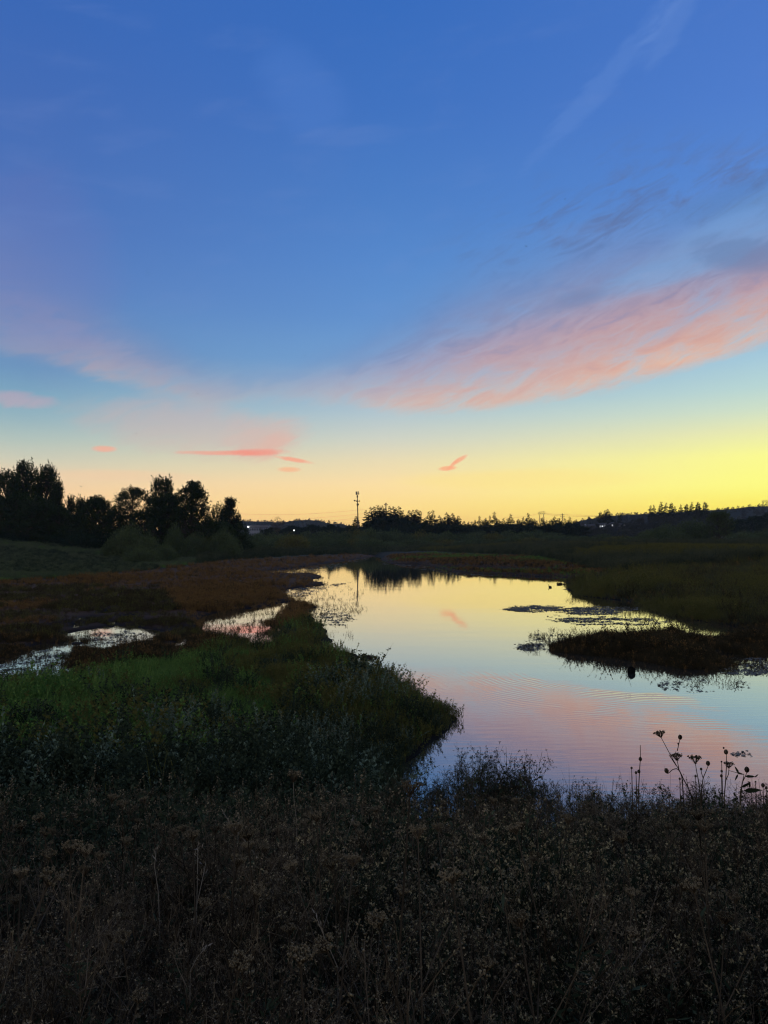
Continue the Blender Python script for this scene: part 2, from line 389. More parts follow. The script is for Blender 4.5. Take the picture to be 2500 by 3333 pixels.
def sdist(X, Y):
    """distance to the nearest shoreline: positive on land, negative in water"""
    X = np.asarray(X, float).ravel(); Y = np.asarray(Y, float).ravel()
    best = np.full(len(X), 1e9); inside = np.zeros(len(X), bool)
    for poly in [LAKE] + PONDS:
        A = poly; B = np.roll(poly, -1, axis=0)
        for i in range(0, len(X), 20000):
            x = X[i:i + 20000, None]; y = Y[i:i + 20000, None]
            dx = B[:, 0] - A[:, 0]; dy = B[:, 1] - A[:, 1]
            t = np.clip(((x - A[:, 0]) * dx + (y - A[:, 1]) * dy) / (dx * dx + dy * dy), 0, 1)
            d2 = (x - A[:, 0] - t * dx) ** 2 + (y - A[:, 1] - t * dy) ** 2
            best[i:i + 20000] = np.minimum(best[i:i + 20000], np.sqrt(d2.min(1)))
            cr = ((A[:, 1] > y) != (B[:, 1] > y)) & (x < (B[:, 0] - A[:, 0]) * (y - A[:, 1]) / (B[:, 1] - A[:, 1] + 1e-12) + A[:, 0])
            inside[i:i + 20000] ^= (cr.sum(1) % 2 == 1)
    sd = np.where(inside, -best, best); k = np.clip(np.hypot(X, Y) / 16, 0.5, 5)
    n_ = 0
    for f_, a_ in ((0.45, 0.30), (1.3, 0.16), (3.1, 0.09)): n_ = n_ + a_ * vnoise(X * f_ + 17 * f_, Y * f_ * 0.8 + 5)
    return sd + n_ * np.minimum(k, 1.0 + 0.25 * k) * np.clip(0.35 + np.abs(sd) * 0.8, 0, 1)
def in_poly(px, py, poly):
    poly = np.asarray(poly, float); A = poly; B = np.roll(poly, -1, axis=0)
    r = np.zeros(len(px), bool)
    for a, b in zip(A, B):
        if a[1] == b[1]: continue
        r ^= ((a[1] > py) != (b[1] > py)) & (px < (b[0] - a[0]) * (py - a[1]) / (b[1] - a[1]) + a[0])
    return r
# cheap value noise
_G = np.random.default_rng(3).uniform(-1, 1, (256, 256))
def vnoise(x, y):
    xi = np.floor(x).astype(int); yi = np.floor(y).astype(int); fx = x - xi; fy = y - yi
    fx = fx * fx * (3 - 2 * fx); fy = fy * fy * (3 - 2 * fy)
    g = lambda a, b: _G[a & 255, b & 255]
    return (g(xi, yi) * (1 - fx) + g(xi + 1, yi) * fx) * (1 - fy) + (g(xi, yi + 1) * (1 - fx) + g(xi + 1, yi + 1) * fx) * fy
def fbm(x, y, o=3):
    r = 0
    for k in range(o): r = r + vnoise(x * 2 ** k + 7.3 * k, y * 2 ** k + 3.1 * k) / 2 ** k
    return r
def sstep(a, b, x):
    t = np.clip((x - a) / (b - a), 0, 1); return t * t * (3 - 2 * t)
def height(X, Y, S=None):
    shp = np.shape(X); X = np.asarray(X, float).ravel(); Y = np.asarray(Y, float).ravel()
    if S is None: S = sdist(X, Y)
    S = S.ravel()
    # waterside irregularity
    S = S + fbm(X * 0.9, Y * 0.9, 3) * 0.035 * np.clip(np.hypot(X, Y) / 15, 0.6, 6)
    r = np.hypot(X, Y)
    prof = np.interp(Y, [-50, 0, 2, 5, 6.5, 8, 10, 13, 18, 26, 40, 90, 200, 400, 800, 4000], [2.7, 2.62, 2.5, 1.9, 1.5, 1.15, 0.8, 0.5, 0.32, 0.16, 0.12, 0.25, 0.7, 2.0, 3.5, 4.0])
    prof = prof + 0.06 * fbm(X * 0.7, Y * 0.7) * np.clip(r / 4, 0.3, 1.5)
    # left knoll
    q = np.sqrt(((X + 128) / 84) ** 2 + ((Y - 175) / 88) ** 2)
    prof = prof + 4.3 * sstep(1.05, 0.35, q)
    # right reed ground
    prof = prof + 1.9 * sstep(12, 60, X) * sstep(60, 130, Y) * sstep(6, 40, S)
    prof = prof + 0.35 * sstep(4, 14, X) * sstep(35, 60, Y) * sstep(1, 8, S)
    slope = np.where(Y < 11, 0.42, 0.16)
    land = np.minimum(np.maximum(prof, 0.05), 0.02 + slope * np.maximum(S, 0))
    z = np.where(S > 0, land, np.maximum(-0.5, 0.02 + 0.7 * S))
    return z.reshape(shp)

# ------------------------------------------------------------------ ground zones (photo pixels on the z=0 plane)
Z_GREEN = [(-900, 2290), (0, 2262), (130, 2240), (330, 2205), (540, 2170), (700, 2120), (850, 2080), (930, 2035), (1010, 2010), (1060, 2060), (1085, 2110), (1170, 2160), (1235, 2195), (1300, 2230), (1400, 2280), (1492, 2335), (1455, 2380),
           (1400, 2405), (1342, 2435), (1318, 2470), (1280, 2600), (1280, 2950), (-900, 2950)]
Z_MARSH = [(-900, 1935), (-200, 1915), (0, 1900), (180, 1893), (330, 1878), (500, 1862), (640, 1845), (720, 1834), (860, 1828), (1100, 1815), (1220, 1808), (1250, 1830), (1100, 1900), (1100, 2000), (1010, 2010), (930, 2035), (850, 2080), (700, 2120),
           (540, 2170), (330, 2205), (130, 2240), (0, 2262), (-900, 2290)]
Z_RBANK = [(1835, 1890), (1990, 1872), (2200, 1862), (2500, 1855), (3400, 1850), (3400, 2250), (2500, 2200), (2350, 2200), (2000, 2170), (1790, 2130), (1790, 2100), (1900, 2050), (2150, 2035), (1900, 1965), (1835, 1905)]
Z_RRUST = [(1250, 1812), (1400, 1812), (1700, 1828), (1900, 1850), (1990, 1872), (1900, 1884), (1450, 1866), (1238, 1830)]

# ------------------------------------------------------------------ ground sheet
def build_ground():
    azs = np.concatenate([np.linspace(-math.pi, -0.62, 26)[:-1], np.linspace(-0.62, 0.62, 330), np.linspace(0.62, math.pi, 26)[1:-1]])
    rs = np.concatenate([[0.0], np.geomspace(0.6, 200, 330), np.geomspace(200, 4500, 50)[1:]])
    A, R_ = np.meshgrid(azs, rs)
    X = R_ * np.sin(A); Y = R_ * np.cos(A)
    S = sdist(X, Y).reshape(X.shape)
    Z = height(X, Y, S)
    nr, na = X.shape
    i = np.arange(nr - 1)[:, None]; j = np.arange(na)[None]; j2 = (j + 1) % na
    Fc = np.stack([i * na + j, i * na + j2, (i + 1) * na + j2, (i + 1) * na + j], -1).reshape(-1, 4)
    mb = MB(); mb.add(np.stack([X, Y, Z], -1), Fc)
    def mat(n):
        vc = n.new('ShaderNodeVertexColor', layer_name='cover')
        g = n.new('ShaderNodeNewGeometry')
        a = n.noise(g.outputs['Position'], 0.35, 5, 0.6); b_ = n.noise(g.outputs['Position'], 9.0, 4, 0.7)
        f = n.m('ADD', n.m('MULTIPLY', a, 0.9), n.m('MULTIPLY', b_, 0.8))
        mul = n.new('ShaderNodeMix', data_type='RGBA', blend_type='MULTIPLY'); mul.inputs[0].default_value = 1.0
        n.put(mul.inputs[6], vc.outputs[0]); n.put(mul.inputs[7], n.comb(f, f, f))
        p = principled(n, mul.outputs[2], 0.9, 0.1)
        bp = n.new('ShaderNodeBump'); bp.inputs['Strength'].default_value = 0.6; bp.inputs['Distance'].default_value = 0.04
        n.put(bp.inputs['Height'], b_); n.put(p.inputs['Normal'], bp.outputs[0])
        return p.outputs[0]
    M['ground'] = material('ground_cover', mat)
    me = smooth(mb.mesh('ground', ['ground']))
    x = X.ravel(); y = Y.ravel(); s_ = S.ravel()
    px, py = to_px(x, y, np.zeros_like(x)); fr = y > 1.0
    c = np.tile(np.array([0.035, 0.034, 0.018]), (len(x), 1))
    c[fr & in_poly(px, py, Z_MARSH)] = (0.085, 0.042, 0.018)
    c[fr & in_poly(px, py, Z_RRUST)] = (0.07, 0.04, 0.018)
    c[fr & in_poly(px, py, Z_GREEN)] = (0.022, 0.038, 0.010)
    c[fr & in_poly(px, py, Z_RBANK)] = (0.035, 0.034, 0.014)
    kn = (y > 60) & (x < -18) & ~in_poly(px, py, Z_MARSH); c[kn] = (0.055, 0.058, 0.035)
    mud = np.exp(-np.maximum(s_, 0) / 0.8)[:, None]
    c = c * (1 - mud) + np.array([0.005, 0.0045, 0.004]) * mud
    at = me.color_attributes.new('cover', 'FLOAT_COLOR', 'POINT')
    at.data.foreach_set('color', np.concatenate([c, np.ones((len(c), 1))], 1).ravel().astype(np.float32))
    return tag(link('ground', me), kind='structure')
build_ground()

# ------------------------------------------------------------------ water
RIP = on_z(2055, 2186)
def water_mat(n):
    g = n.new('ShaderNodeNewGeometry'); s_ = n.new('ShaderNodeSeparateXYZ'); n.put(s_.inputs[0], g.outputs['Position'])
    dx = n.m('SUBTRACT', s_.outputs[0], float(RIP[0])); dy = n.m('SUBTRACT', s_.outputs[1], float(RIP[1]))
    r = n.m('SQRT', n.m('ADD', n.m('MULTIPLY', dx, dx), n.m('MULTIPLY', dy, dy)))
    wob = n.noise(g.outputs['Position'], 0.5, 2)
    ph = n.m('MULTIPLY', n.m('POWER', n.m('ADD', r, n.m('MULTIPLY', wob, 0.7)), 1.12), 2 * math.pi / 0.30)
    ring = n.m('SINE', ph)
    env = n.m('MULTIPLY', n.maprange(r, 3.3, 3.8), n.m('ADD', n.maprange(r, 3.9, 5.0, 0.75, 0.0), n.maprange(r, 4.5, 9.5, 0.55, 0.0)))
    env = n.m('MULTIPLY', n.m('MULTIPLY', env, n.maprange(dy, 1.0, -1.6)), n.maprange(dx, 1.5, -0.8))
    env = n.m('MULTIPLY', env, n.maprange(n.noise(g.outputs['Position'], 0.7, 3), 0.38, 0.62, 0.05, 1.3))
    env2 = n.m('MULTIPLY', n.maprange(r, 0.2, 0.4), n.maprange(r, 0.5, 1.4, 0.25, 0.0))
    H = n.m('MULTIPLY', ring, n.m('MULTIPLY', n.m('ADD', env, env2), 0.0010))
    st2 = n.comb(n.m('MULTIPLY', s_.outputs[0], 0.55), n.m('MULTIPLY', s_.outputs[1], 2.4), 0.0)
    small = n.noise(st2, 2.2, 3, 0.5)
    nearf = n.maprange(s_.outputs[1], 24.0, 12.0, 0.30, 1.0)
    H = n.m('ADD', H, n.m('MULTIPLY', n.m('MULTIPLY', small, nearf), 0.0022))
    swell = n.noise(n.comb(n.m('MULTIPLY', s_.outputs[0], 0.5), s_.outputs[1], 0.0), 0.35, 2)
    H = n.m('ADD', H, n.m('MULTIPLY', swell, 0.004))
    bp = n.new('ShaderNodeBump'); bp.inputs['Strength'].default_value = 1.0; bp.inputs['Distance'].default_value = 1.0
    n.put(bp.inputs['Height'], H)
    fr_ = n.new('ShaderNodeFresnel'); fr_.inputs[0].default_value = 1.333; n.put(fr_.inputs[1], bp.outputs[0])
    gl = n.new('ShaderNodeBsdfGlossy'); gl.inputs['Roughness'].default_value = 0.02; gl.inputs[0].default_value = (0.98, 0.965, 0.945, 1); n.put(gl.inputs['Normal'], bp.outputs[0])
    df = n.new('ShaderNodeBsdfDiffuse'); df.inputs[0].default_value = (0.03, 0.03, 0.026, 1)
    mx = n.new('ShaderNodeMixShader'); n.put(mx.inputs[0], n.m('POWER', fr_.outputs[0], 0.34)); n.put(mx.inputs[1], df.outputs[0]); n.put(mx.inputs[2], gl.outputs[0])
    return mx.outputs[0]
M['water'] = material('pond_water', water_mat)
mb = MB()
xs = np.linspace(-260, 260, 27); ys = np.linspace(6, 330, 28)
X, Y = np.meshgrid(xs, ys); nr, na = X.shape
i = np.arange(nr - 1)[:, None]; j = np.arange(na - 1)[None]
mb.add(np.stack([X, Y, np.zeros_like(X)], -1), np.stack([i * na + j, i * na + j + 1, (i + 1) * na + j + 1, (i + 1) * na + j], -1).reshape(-1, 4))
tag(link('water', mb.mesh('water', ['water'])), kind='structure')
# ------------------------------------------------------------------ plant prototypes (only ever instanced)
def unit(v): return v / (np.linalg.norm(v, axis=-1, keepdims=True) + 1e-9)
def leaf_cards(P_, D_, L, W, rng, bend=0.0):
    """rhombic leaves at P_, pointing along D_"""
    D_ = unit(D_); r = unit(rng.normal(size=D_.shape)); S_ = unit(np.cross(D_, r))
    L = np.broadcast_to(L, (len(P_),))[:, None]; W = np.broadcast_to(W, (len(P_),))[:, None]
    return np.stack([P_, P_ + D_ * L * 0.5 + S_ * W, P_ + D_ * L, P_ + D_ * L * 0.5 - S_ * W], 1)
def blades(mb, n, hgt, spread, width, rng, mi=0, lean=0.5, segs=3):
    b = rng.normal(0, spread, (n, 2)); a = rng.uniform(0, 2 * math.pi, n)
    hh = hgt * rng.uniform(0.5, 1.0, n); ln = lean * rng.uniform(0.1, 1.0, n) * hh
    side = np.stack([-np.sin(a), np.cos(a), 0 * a], -1); dr = np.stack([np.cos(a), np.sin(a), 0 * a], -1)
    pts = []
    for k in range(segs + 1):
        t = k / segs
        c = np.concatenate([b, np.zeros((n, 1))], 1) + dr * (ln * t * t)[:, None]; c[:, 2] = hh * (t - 0.25 * lean * t ** 3)
        wd = width * (1 - t) ** 0.7 if k < segs else 0
        pts.append((c - side * wd, c + side * wd))
    for k in range(segs - 1): mb.quads(np.stack([pts[k][0], pts[k][1], pts[k + 1][1], pts[k + 1][0]], 1), mi)
    mb.tris(np.stack([pts[-2][0], pts[-2][1], pts[-1][0]], 1), mi)
def p_tuft(seed, mats, n=26, hgt=0.45, spread=0.06, width=0.004, lean=0.6):
    rng = np.random.default_rng(seed); mb = MB(); blades(mb, n, hgt, spread, width, rng, 0, lean)
    return mb.mesh('grass_blades', mats)
def p_herb(seed, mats, hgt=0.5, stems=5, leaf=0.04, lw=0.009, nl=22, spread=0.07, up=0.7, head=0.0):
    """upright leafy stems; mats = [stem, leaf, head]"""
    rng = np.random.default_rng(seed); mb = MB()
    for _ in range(stems):
        h_ = hgt * rng.uniform(0.6, 1.0); b = rng.normal(0, spread, 2); t_ = b + rng.normal(0, spread * 1.3, 2)
        P_ = np.array([[b[0], b[1], 0], [(b[0] + t_[0]) / 2 + rng.normal(0, 0.01), (b[1] + t_[1]) / 2, h_ * 0.5], [t_[0], t_[1], h_]])
        mb.tube(P_, [0.0025, 0.002, 0.001], 3, 0, cap=False)
        t = rng.uniform(0.12, 1.0, nl); pos = np.stack([np.interp(t, [0, .5, 1], P_[:, k]) for k in range(3)], -1)
        a = rng.uniform(0, 2 * math.pi, nl)
        D_ = np.stack([np.cos(a), np.sin(a), rng.normal(up, 0.3, nl)], -1)
        mb.quads(leaf_cards(pos, D_, leaf * (1.15 - 0.6 * t) * rng.uniform(0.7, 1.2, nl), lw, rng), 1)
        if head:
            k = 10; pos = P_[2] + rng.normal(0, 1, (k, 3)) * np.array([head, head, head * 1.6]) * 0.6
            mb.quads(leaf_cards(pos, rng.normal(size=(k, 3)), head, head * 0.4, rng), 2)
    return mb.mesh('herb', mats)
def p_weed(seed, mats, hgt=0.8, stems=3, heads=26, hs=0.008, flat=True, leaves=30, spread=0.05):
    """branched late-summer weed topped with small round seed heads; mats = [stem, leaf, head]"""
    rng = np.random.default_rng(seed); mb = MB(); hp = []
    for _ in range(stems):
        h_ = hgt * rng.uniform(0.7, 1.0); b = rng.normal(0, spread, 2); tp = b + rng.normal(0, spread * 1.4, 2)
        A = np.array([b[0], b[1], 0]); T = np.array([tp[0], tp[1], h_]); mid = (A + T) / 2 + np.append(rng.normal(0, 0.015, 2), 0)
        mb.tube(np.array([A, mid, T]), [0.003, 0.0024, 0.0012], 3, 0, cap=False)
        nb = int(rng.integers(5, 9))
        for k in range(nb):
            t = rng.uniform(0.5, 0.97); p = A + (T - A) * t if t > .5 else mid
            a = rng.uniform(0, 2 * math.pi); ln = (1.05 - t) * hgt * 0.42 + 0.04
            e = p + np.array([math.cos(a) * ln * 0.6, math.sin(a) * ln * 0.6, ln * (0.9 if not flat else 1.0)])
            m_ = (p + e) / 2 + np.array([math.cos(a), math.sin(a), -0.3]) * ln * 0.08
            mb.tube(np.array([p, m_, e]), [0.0014, 0.0012, 0.0008], 3, 0, cap=False)
            kh = max(2, heads // nb)
            for _q in range(kh):
                o_ = rng.normal(0, 1, 3) * np.array([0.022, 0.022, 0.009 if flat else 0.03]); hp.append(e + o_)
                mb.tube(np.array([e - np.array([0, 0, 0.02]), e + o_]), [0.0007, 0.0006], 3, 0, cap=False)
        t = rng.uniform(0.05, 0.85, leaves); pos = A + (T - A) * t[:, None]; a = rng.uniform(0, 2 * math.pi, leaves)
        D_ = np.stack([np.cos(a), np.sin(a), rng.normal(0.4, 0.5, leaves)], -1)
        mb.quads(leaf_cards(pos, D_, 0.05 * rng.uniform(0.5, 1.2, leaves), 0.005, rng), 1)
    hp = np.array(hp); k = 5; pp = np.repeat(hp, k, 0); L = hs * 0.95 * np.repeat(rng.uniform(0.5, 1.3, len(hp)), k)
    mb.quads(leaf_cards(pp + rng.normal(0, hs * 0.25, pp.shape), rng.normal(size=pp.shape) + np.array([0, 0, 0.7]), L, L * 0.24, rng), 2)
    return mb.mesh('weed', mats)
def p_sprig(seed, mats, hgt=0.25, n=9, leaf=0.03):
    rng = np.random.default_rng(seed); mb = MB()
    for _ in range(n):
        b = rng.normal(0, 0.07, 2); h_ = hgt * rng.uniform(0.4, 1); t_ = b + rng.normal(0, 0.05, 2)
        A = np.array([b[0], b[1], -0.03]); T = np.array([t_[0], t_[1], h_])
        mb.tube(np.array([A, T]), [0.003, 0.0015], 3, 0, cap=False)
        k = 9; t = rng.uniform(0.2, 1, k); a = rng.uniform(0, 6.28, k)
        mb.quads(leaf_cards(A + (T - A) * t[:, None], np.stack([np.cos(a), np.sin(a), rng.uniform(0.2, 1.2, k)], -1), leaf * rng.uniform(0.7, 1.3, k), leaf * 0.26, rng), 0)
    return mb.mesh('marsh_sprig', mats)
def p_clump(seed, mats, hgt=1.0, rad=0.6, n=260, leaf=0.11, lw=0.02):
    """far weed clump: leaf cards in a rough mound"""
    rng = np.random.default_rng(seed); mb = MB()
    u = rng.normal(size=(n, 3)); u[:, 2] = np.abs(u[:, 2]); u = unit(u) * rng.uniform(0.35, 1.0, (n, 1)) ** 0.5
    pos = u * np.array([rad, rad, hgt]) * np.array([1, 1, 0.9]); pos[:, :2] += rng.normal(0, 0.08, (n, 2)) * rad
    D_ = u * 0.5 + np.array([0, 0, 0.9]) + rng.normal(0, 0.35, (n, 3))
    mb.quads(leaf_cards(pos - np.array([0, 0, 0.05]), D_, leaf * rng.uniform(0.6, 1.5, n), lw, rng), 0)
    for _ in range(9):
        a = rng.normal(0, rad * 0.4, 2); mb.tube(np.array([[a[0] * .6, a[1] * .6, 0], [a[0], a[1], hgt * rng.uniform(0.8, 1.25)]]), [0.008, 0.004], 3, 0, cap=False)
    return mb.mesh('weed_clump', mats)
def p_reed(seed, mats, hgt=1.6, n=14, spread=0.22, w_=0.012):
    rng = np.random.default_rng(seed); mb = MB(); blades(mb, n, hgt, spread, w_, rng, 0, 0.35)
    k = 5
    for _ in range(k):
        b = rng.normal(0, spread, 2); h_ = hgt * rng.uniform(0.8, 1.1)
        mb.tube(np.array([[b[0], b[1], 0], [b[0] + rng.normal(0, .05), b[1], h_]]), [0.006, 0.004], 3, 0, cap=False)
        q = 8; pos = np.array([b[0], b[1], h_]) + rng.normal(0, 1, (q, 3)) * np.array([.03, .03, .1])
        mb.quads(leaf_cards(pos, rng.normal(0, 0.5, (q, 3)) + np.array([0, 0, 1]), 0.12, 0.02, rng), 0)
    return mb.mesh('reed_tuft', mats)
def p_pad(seed, mats):
    rng = np.random.default_rng(seed); mb = MB()
    for _ in range(7):
        c = rng.normal(0, 0.11, 2); r = rng.uniform(0.02, 0.06); k = 7; a0 = rng.uniform(0, 6.28)
        th = a0 + np.linspace(0.25, 2 * math.pi - 0.25, k); tl = rng.normal(0, 0.12, 2)
        V = [[c[0], c[1], 0.012]] + [[c[0] + r * math.cos(t) * rng.uniform(.85, 1.1), c[1] + r * math.sin(t), 0.012 + r * (math.cos(t) * tl[0] + math.sin(t) * tl[1]) + 0.003] for t in th]
        mb.add(V, [(0, i + 1, i + 2) for i in range(k - 1)], 0)
    return mb.mesh('floating_leaves', mats)

# ------------------------------------------------------------------ scatter (uncountable ground cover only)
def scatter(name, meshes, pos, scl, idx, label, cat, tilt=0.12, rng=RNG):
    n = len(pos)
    col = bpy.data.collections.new(name + '_kinds')
    for i, me in enumerate(meshes):
        col.objects.link(bpy.data.objects.new('%s_kind_%02d' % (name, i), me))
    me = bpy.data.meshes.new(name); me.vertices.add(n); me.vertices.foreach_set('co', np.asarray(pos, np.float32).ravel())
    rot = np.stack([rng.normal(0, tilt, n), rng.normal(0, tilt, n), rng.uniform(0, 2 * math.pi, n)], -1)
    for nm, ty, key, val in (('rot', 'FLOAT_VECTOR', 'vector', rot), ('scl', 'FLOAT', 'value', scl), ('idx', 'INT', 'value', idx)):
        at = me.attributes.new(nm, ty, 'POINT')
        at.data.foreach_set(key, np.ascontiguousarray(val, np.int32 if ty == 'INT' else np.float32).ravel())
    o = link(name, me)
    ng = bpy.data.node_groups.new(name + '_scatter', 'GeometryNodeTree')
    ng.interface.new_socket('Geometry', in_out='INPUT', socket_type='NodeSocketGeometry')
    ng.interface.new_socket('Geometry', in_out='OUTPUT', socket_type='NodeSocketGeometry')
    N_ = ng.nodes; gi = N_.new('NodeGroupInput'); go = N_.new('NodeGroupOutput')
    ci = N_.new('GeometryNodeCollectionInfo'); ci.inputs['Collection'].default_value = col
    ci.inputs['Separate Children'].default_value = True; ci.inputs['Reset Children'].default_value = True
    ip = N_.new('GeometryNodeInstanceOnPoints'); ip.inputs['Pick Instance'].default_value = True
    L = ng.links
    def attr(nm, ty):
        a = N_.new('GeometryNodeInputNamedAttribute'); a.data_type = ty; a.inputs['Name'].default_value = nm
        return [s_ for s_ in a.outputs if s_.enabled and s_.name == 'Attribute'][0]
    L.new(gi.outputs[0], ip.inputs['Points']); L.new(ci.outputs[0], ip.inputs['Instance'])
    L.new(attr('idx', 'INT'), ip.inputs['Instance Index']); L.new(attr('scl', 'FLOAT'), ip.inputs['Scale'])
    e2r = N_.new('FunctionNodeEulerToRotation'); L.new(attr('rot', 'FLOAT_VECTOR'), e2r.inputs[0]); L.new(e2r.outputs[0], ip.inputs['Rotation'])
    L.new(ip.outputs[0], go.inputs[0])
    md = o.modifiers.new('scatter', 'NODES'); md.node_group = ng
    return tag(o, label, cat, kind='stuff')

def zone_px(poly, n, y0=None, z=0.1, gamma=1.0):
    """points spread evenly over the part of the ground inside a zone, as seen from the path"""
    p = np.asarray(poly, float); x0, x1 = p[:, 0].min(), p[:, 0].max(); ya, yb = p[:, 1].min(), p[:, 1].max()
    x0, x1 = max(x0, -450), min(x1, 2950)
    px = RNG.uniform(x0, x1, n); py = ya + (yb - ya) * RNG.uniform(0, 1, n) ** gamma
    k = in_poly(px, py, poly); px, py = px[k], py[k]
    q = on_z(px, py, 0.0)
    return q[:, 0], q[:, 1]
def place(x, y, lo=0.0, hi=1e9, sparse=0.0):
    s_ = sdist(x, y); lo = lo if lo > 0 else -0.10 - 0.004 * np.abs(y); k = (s_ > lo) & (s_ < hi)
    if sparse:                                   # thinning out into the water
        k |= (s_ > -sparse) & (s_ <= lo) & (RNG.uniform(0, 1, len(s_)) < 0.5 * np.exp(3 * s_ / sparse)) & (fbm(x * 1.3, y * 1.3) > 0.0)
    x, y, s_ = x[k], y[k], s_[k]
    z = height(x, y, s_)
    return np.stack([x, y, np.maximum(z, -0.02)], -1), s_

# --- foreground bank
fg_kinds = [p_weed(10, ['drystem', 'weedleaf', 'seed'], 0.62, 3, 38, 0.0085, True, 12), p_weed(11, ['drystem', 'weedleaf', 'seed'], 0.74, 3, 42, 0.0075, True, 14),
            p_weed(12, ['drystem', 'drystem', 'seed'], 0.56, 4, 30, 0.0075, False, 12), p_weed(13, ['weedleaf', 'weedleaf', 'palegold'], 0.62, 3, 16, 0.012, False, 14),
            p_herb(14, ['drystem', 'weedleaf', 'seed'], 0.6, 6, 0.05, 0.007, 26, 0.07, 0.6, 0.012), p_herb(15, ['weedleaf', 'weedleaf', 'seed'], 0.5, 7, 0.045, 0.008, 28, 0.09),
            p_tuft(16, ['drystem'], 26, 0.62, 0.08, 0.0026, 0.5), p_tuft(17, ['weedleaf'], 34, 0.45, 0.09, 0.004, 0.8),
            p_weed(18, ['drystem', 'weedleaf', 'seed'], 0.95, 2, 40, 0.0055, False, 40)]
def fg_points(n, d0, d1, a0=-33, a1=33):
    d = d0 * (d1 / d0) ** RNG.uniform(0, 1, n) ** 0.85; a = np.radians(RNG.uniform(a0, a1, n)); return d * np.tan(a), d
x, y = fg_points(12600, 0.7, 11.6, -56, 56)
edge_y = np.interp(x, [-8, -4, -2, 0, 1.5, 4], [7.2, 7.4, 8.2, 9.6, 11.5, 11.5]) + 0.5 * fbm(x * 1.2 + 9, y * 1.2)
k = (y < edge_y) & ((fbm(x * 1.1 + 50, y * 0.9, 2) > -0.45) | (RNG.uniform(0, 1, len(x)) < 0.25)); x, y = x[k], y[k]
P_, s_ = place(x, y, 0.05)
# keep plants out of the space right round the lens
k = np.hypot(P_[:, 0], P_[:, 1]) > 1.0; P_ = P_[k]
a = fbm(P_[:, 0] * 0.55 + 3, P_[:, 1] * 0.55); b = fbm(P_[:, 0] * 0.8 + 31, P_[:, 1] * 0.8)
r = RNG.uniform(0, 1, len(P_))
c_ = fbm(P_[:, 0] * 1.1 + 60, P_[:, 1] * 0.9 + 8) + RNG.normal(0, 0.22, len(P_))
idx = np.where(c_ > 0.35, np.where(r < 0.8, 0, 8), np.where(c_ > 0.0, np.where(r < 0.7, 1, 4), np.where(c_ > -0.3, np.where(r < 0.45, 2, np.where(r < 0.75, 6, 1)), np.where(r < 0.5, 5, np.where(r < 0.8, 4, 7)))))
gold = (P_[:, 1] < 4.0) & (P_[:, 0] > -0.3) & (b > -0.05) & (RNG.uniform(0, 1, len(P_)) < 0.38); idx = np.where(gold, 3, idx)
grn = (a > 0.35) & (r < 0.55); idx = np.where(grn, 5, idx)
leftd = (P_[:, 0] < 0.5) & (P_[:, 1] > 4.4 + 1.6 * b + 0.5 * RNG.normal(0, 1, len(P_))) & (RNG.uniform(0, 1, len(P_)) < 0.93); idx = np.where(leftd, np.where(r < 0.5, 5, np.where(r < 0.8, 4, 7)), idx)
scl = RNG.uniform(0.75, 1.15, len(P_)) * (1 + 0.22 * a) * np.interp(P_[:, 1], [0, 1.5, 3, 6, 8, 10], [0.6, 0.8, 1.0, 1.0, 0.9, 0.6]) * np.exp(RNG.normal(0, 0.12, len(P_)))
kh = np.array([0.72, 0.84, 0.66, 0.72, 0.62, 0.52, 0.62, 0.45, 1.1])[idx]
cap = (CAMZ - (np.where(P_[:, 0] > 0.0, 2540, 2470) + RNG.uniform(-15, 60, len(P_)) - HOR) * P_[:, 1] / F - P_[:, 2]) / kh
scl = np.clip(np.minimum(scl, cap), 0.25, 2)
scatter('dry_weeds', fg_kinds, P_, scl, idx, 'dense bank of dry brown weeds and seed heads along the near water edge', 'weeds')
# taller sprays standing against the water
sx, sy, sz, ssc, sid = [], [], [], [], []
for x0, x1, n_, top, ids in ((0.02, 0.62, 26, 2515, (0, 1, 2)), (0.62, 1.30, 26, 2440, (1, 2)), (1.32, 1.95, 18, 2505, (0, 1, 2)), (1.95, 6.0, 150, 2535, (0, 1, 2, 3)), (1.6, 6.0, 60, 2490, (3,))):
    for _ in range(n_):
        yy = RNG.uniform(6.2, 7.2); xx = RNG.uniform(x0, x1) * yy / 6.8; g_ = float(height(np.array([xx]), np.array([yy]))[0]); hh_ = CAMZ - (top + RNG.uniform(-25, 70) - HOR) * yy / F - g_
        k_ = int(RNG.choice(ids)); sx.append(xx); sy.append(yy); sz.append(g_); ssc.append(hh_ / (0.98, 1.02, 0.92, 0.8)[k_]); sid.append(k_)
scatter('tall_sprays', [fg_kinds[8], p_weed(19, ['drystem', 'weedleaf', 'weedleaf'], 1.0, 3, 66, 0.011, False, 80), p_weed(20, ['drystem', 'weedleaf', 'weedleaf'], 0.9, 4, 60, 0.010, False, 70), p_tuft(21, ['weedleaf'], 14, 0.85, 0.07, 0.0028, 0.25)],
        np.stack([sx, sy, sz], -1), np.array(ssc), np.array(sid), 'leafy weed sprays standing up against the water in front of the cove', 'weeds')

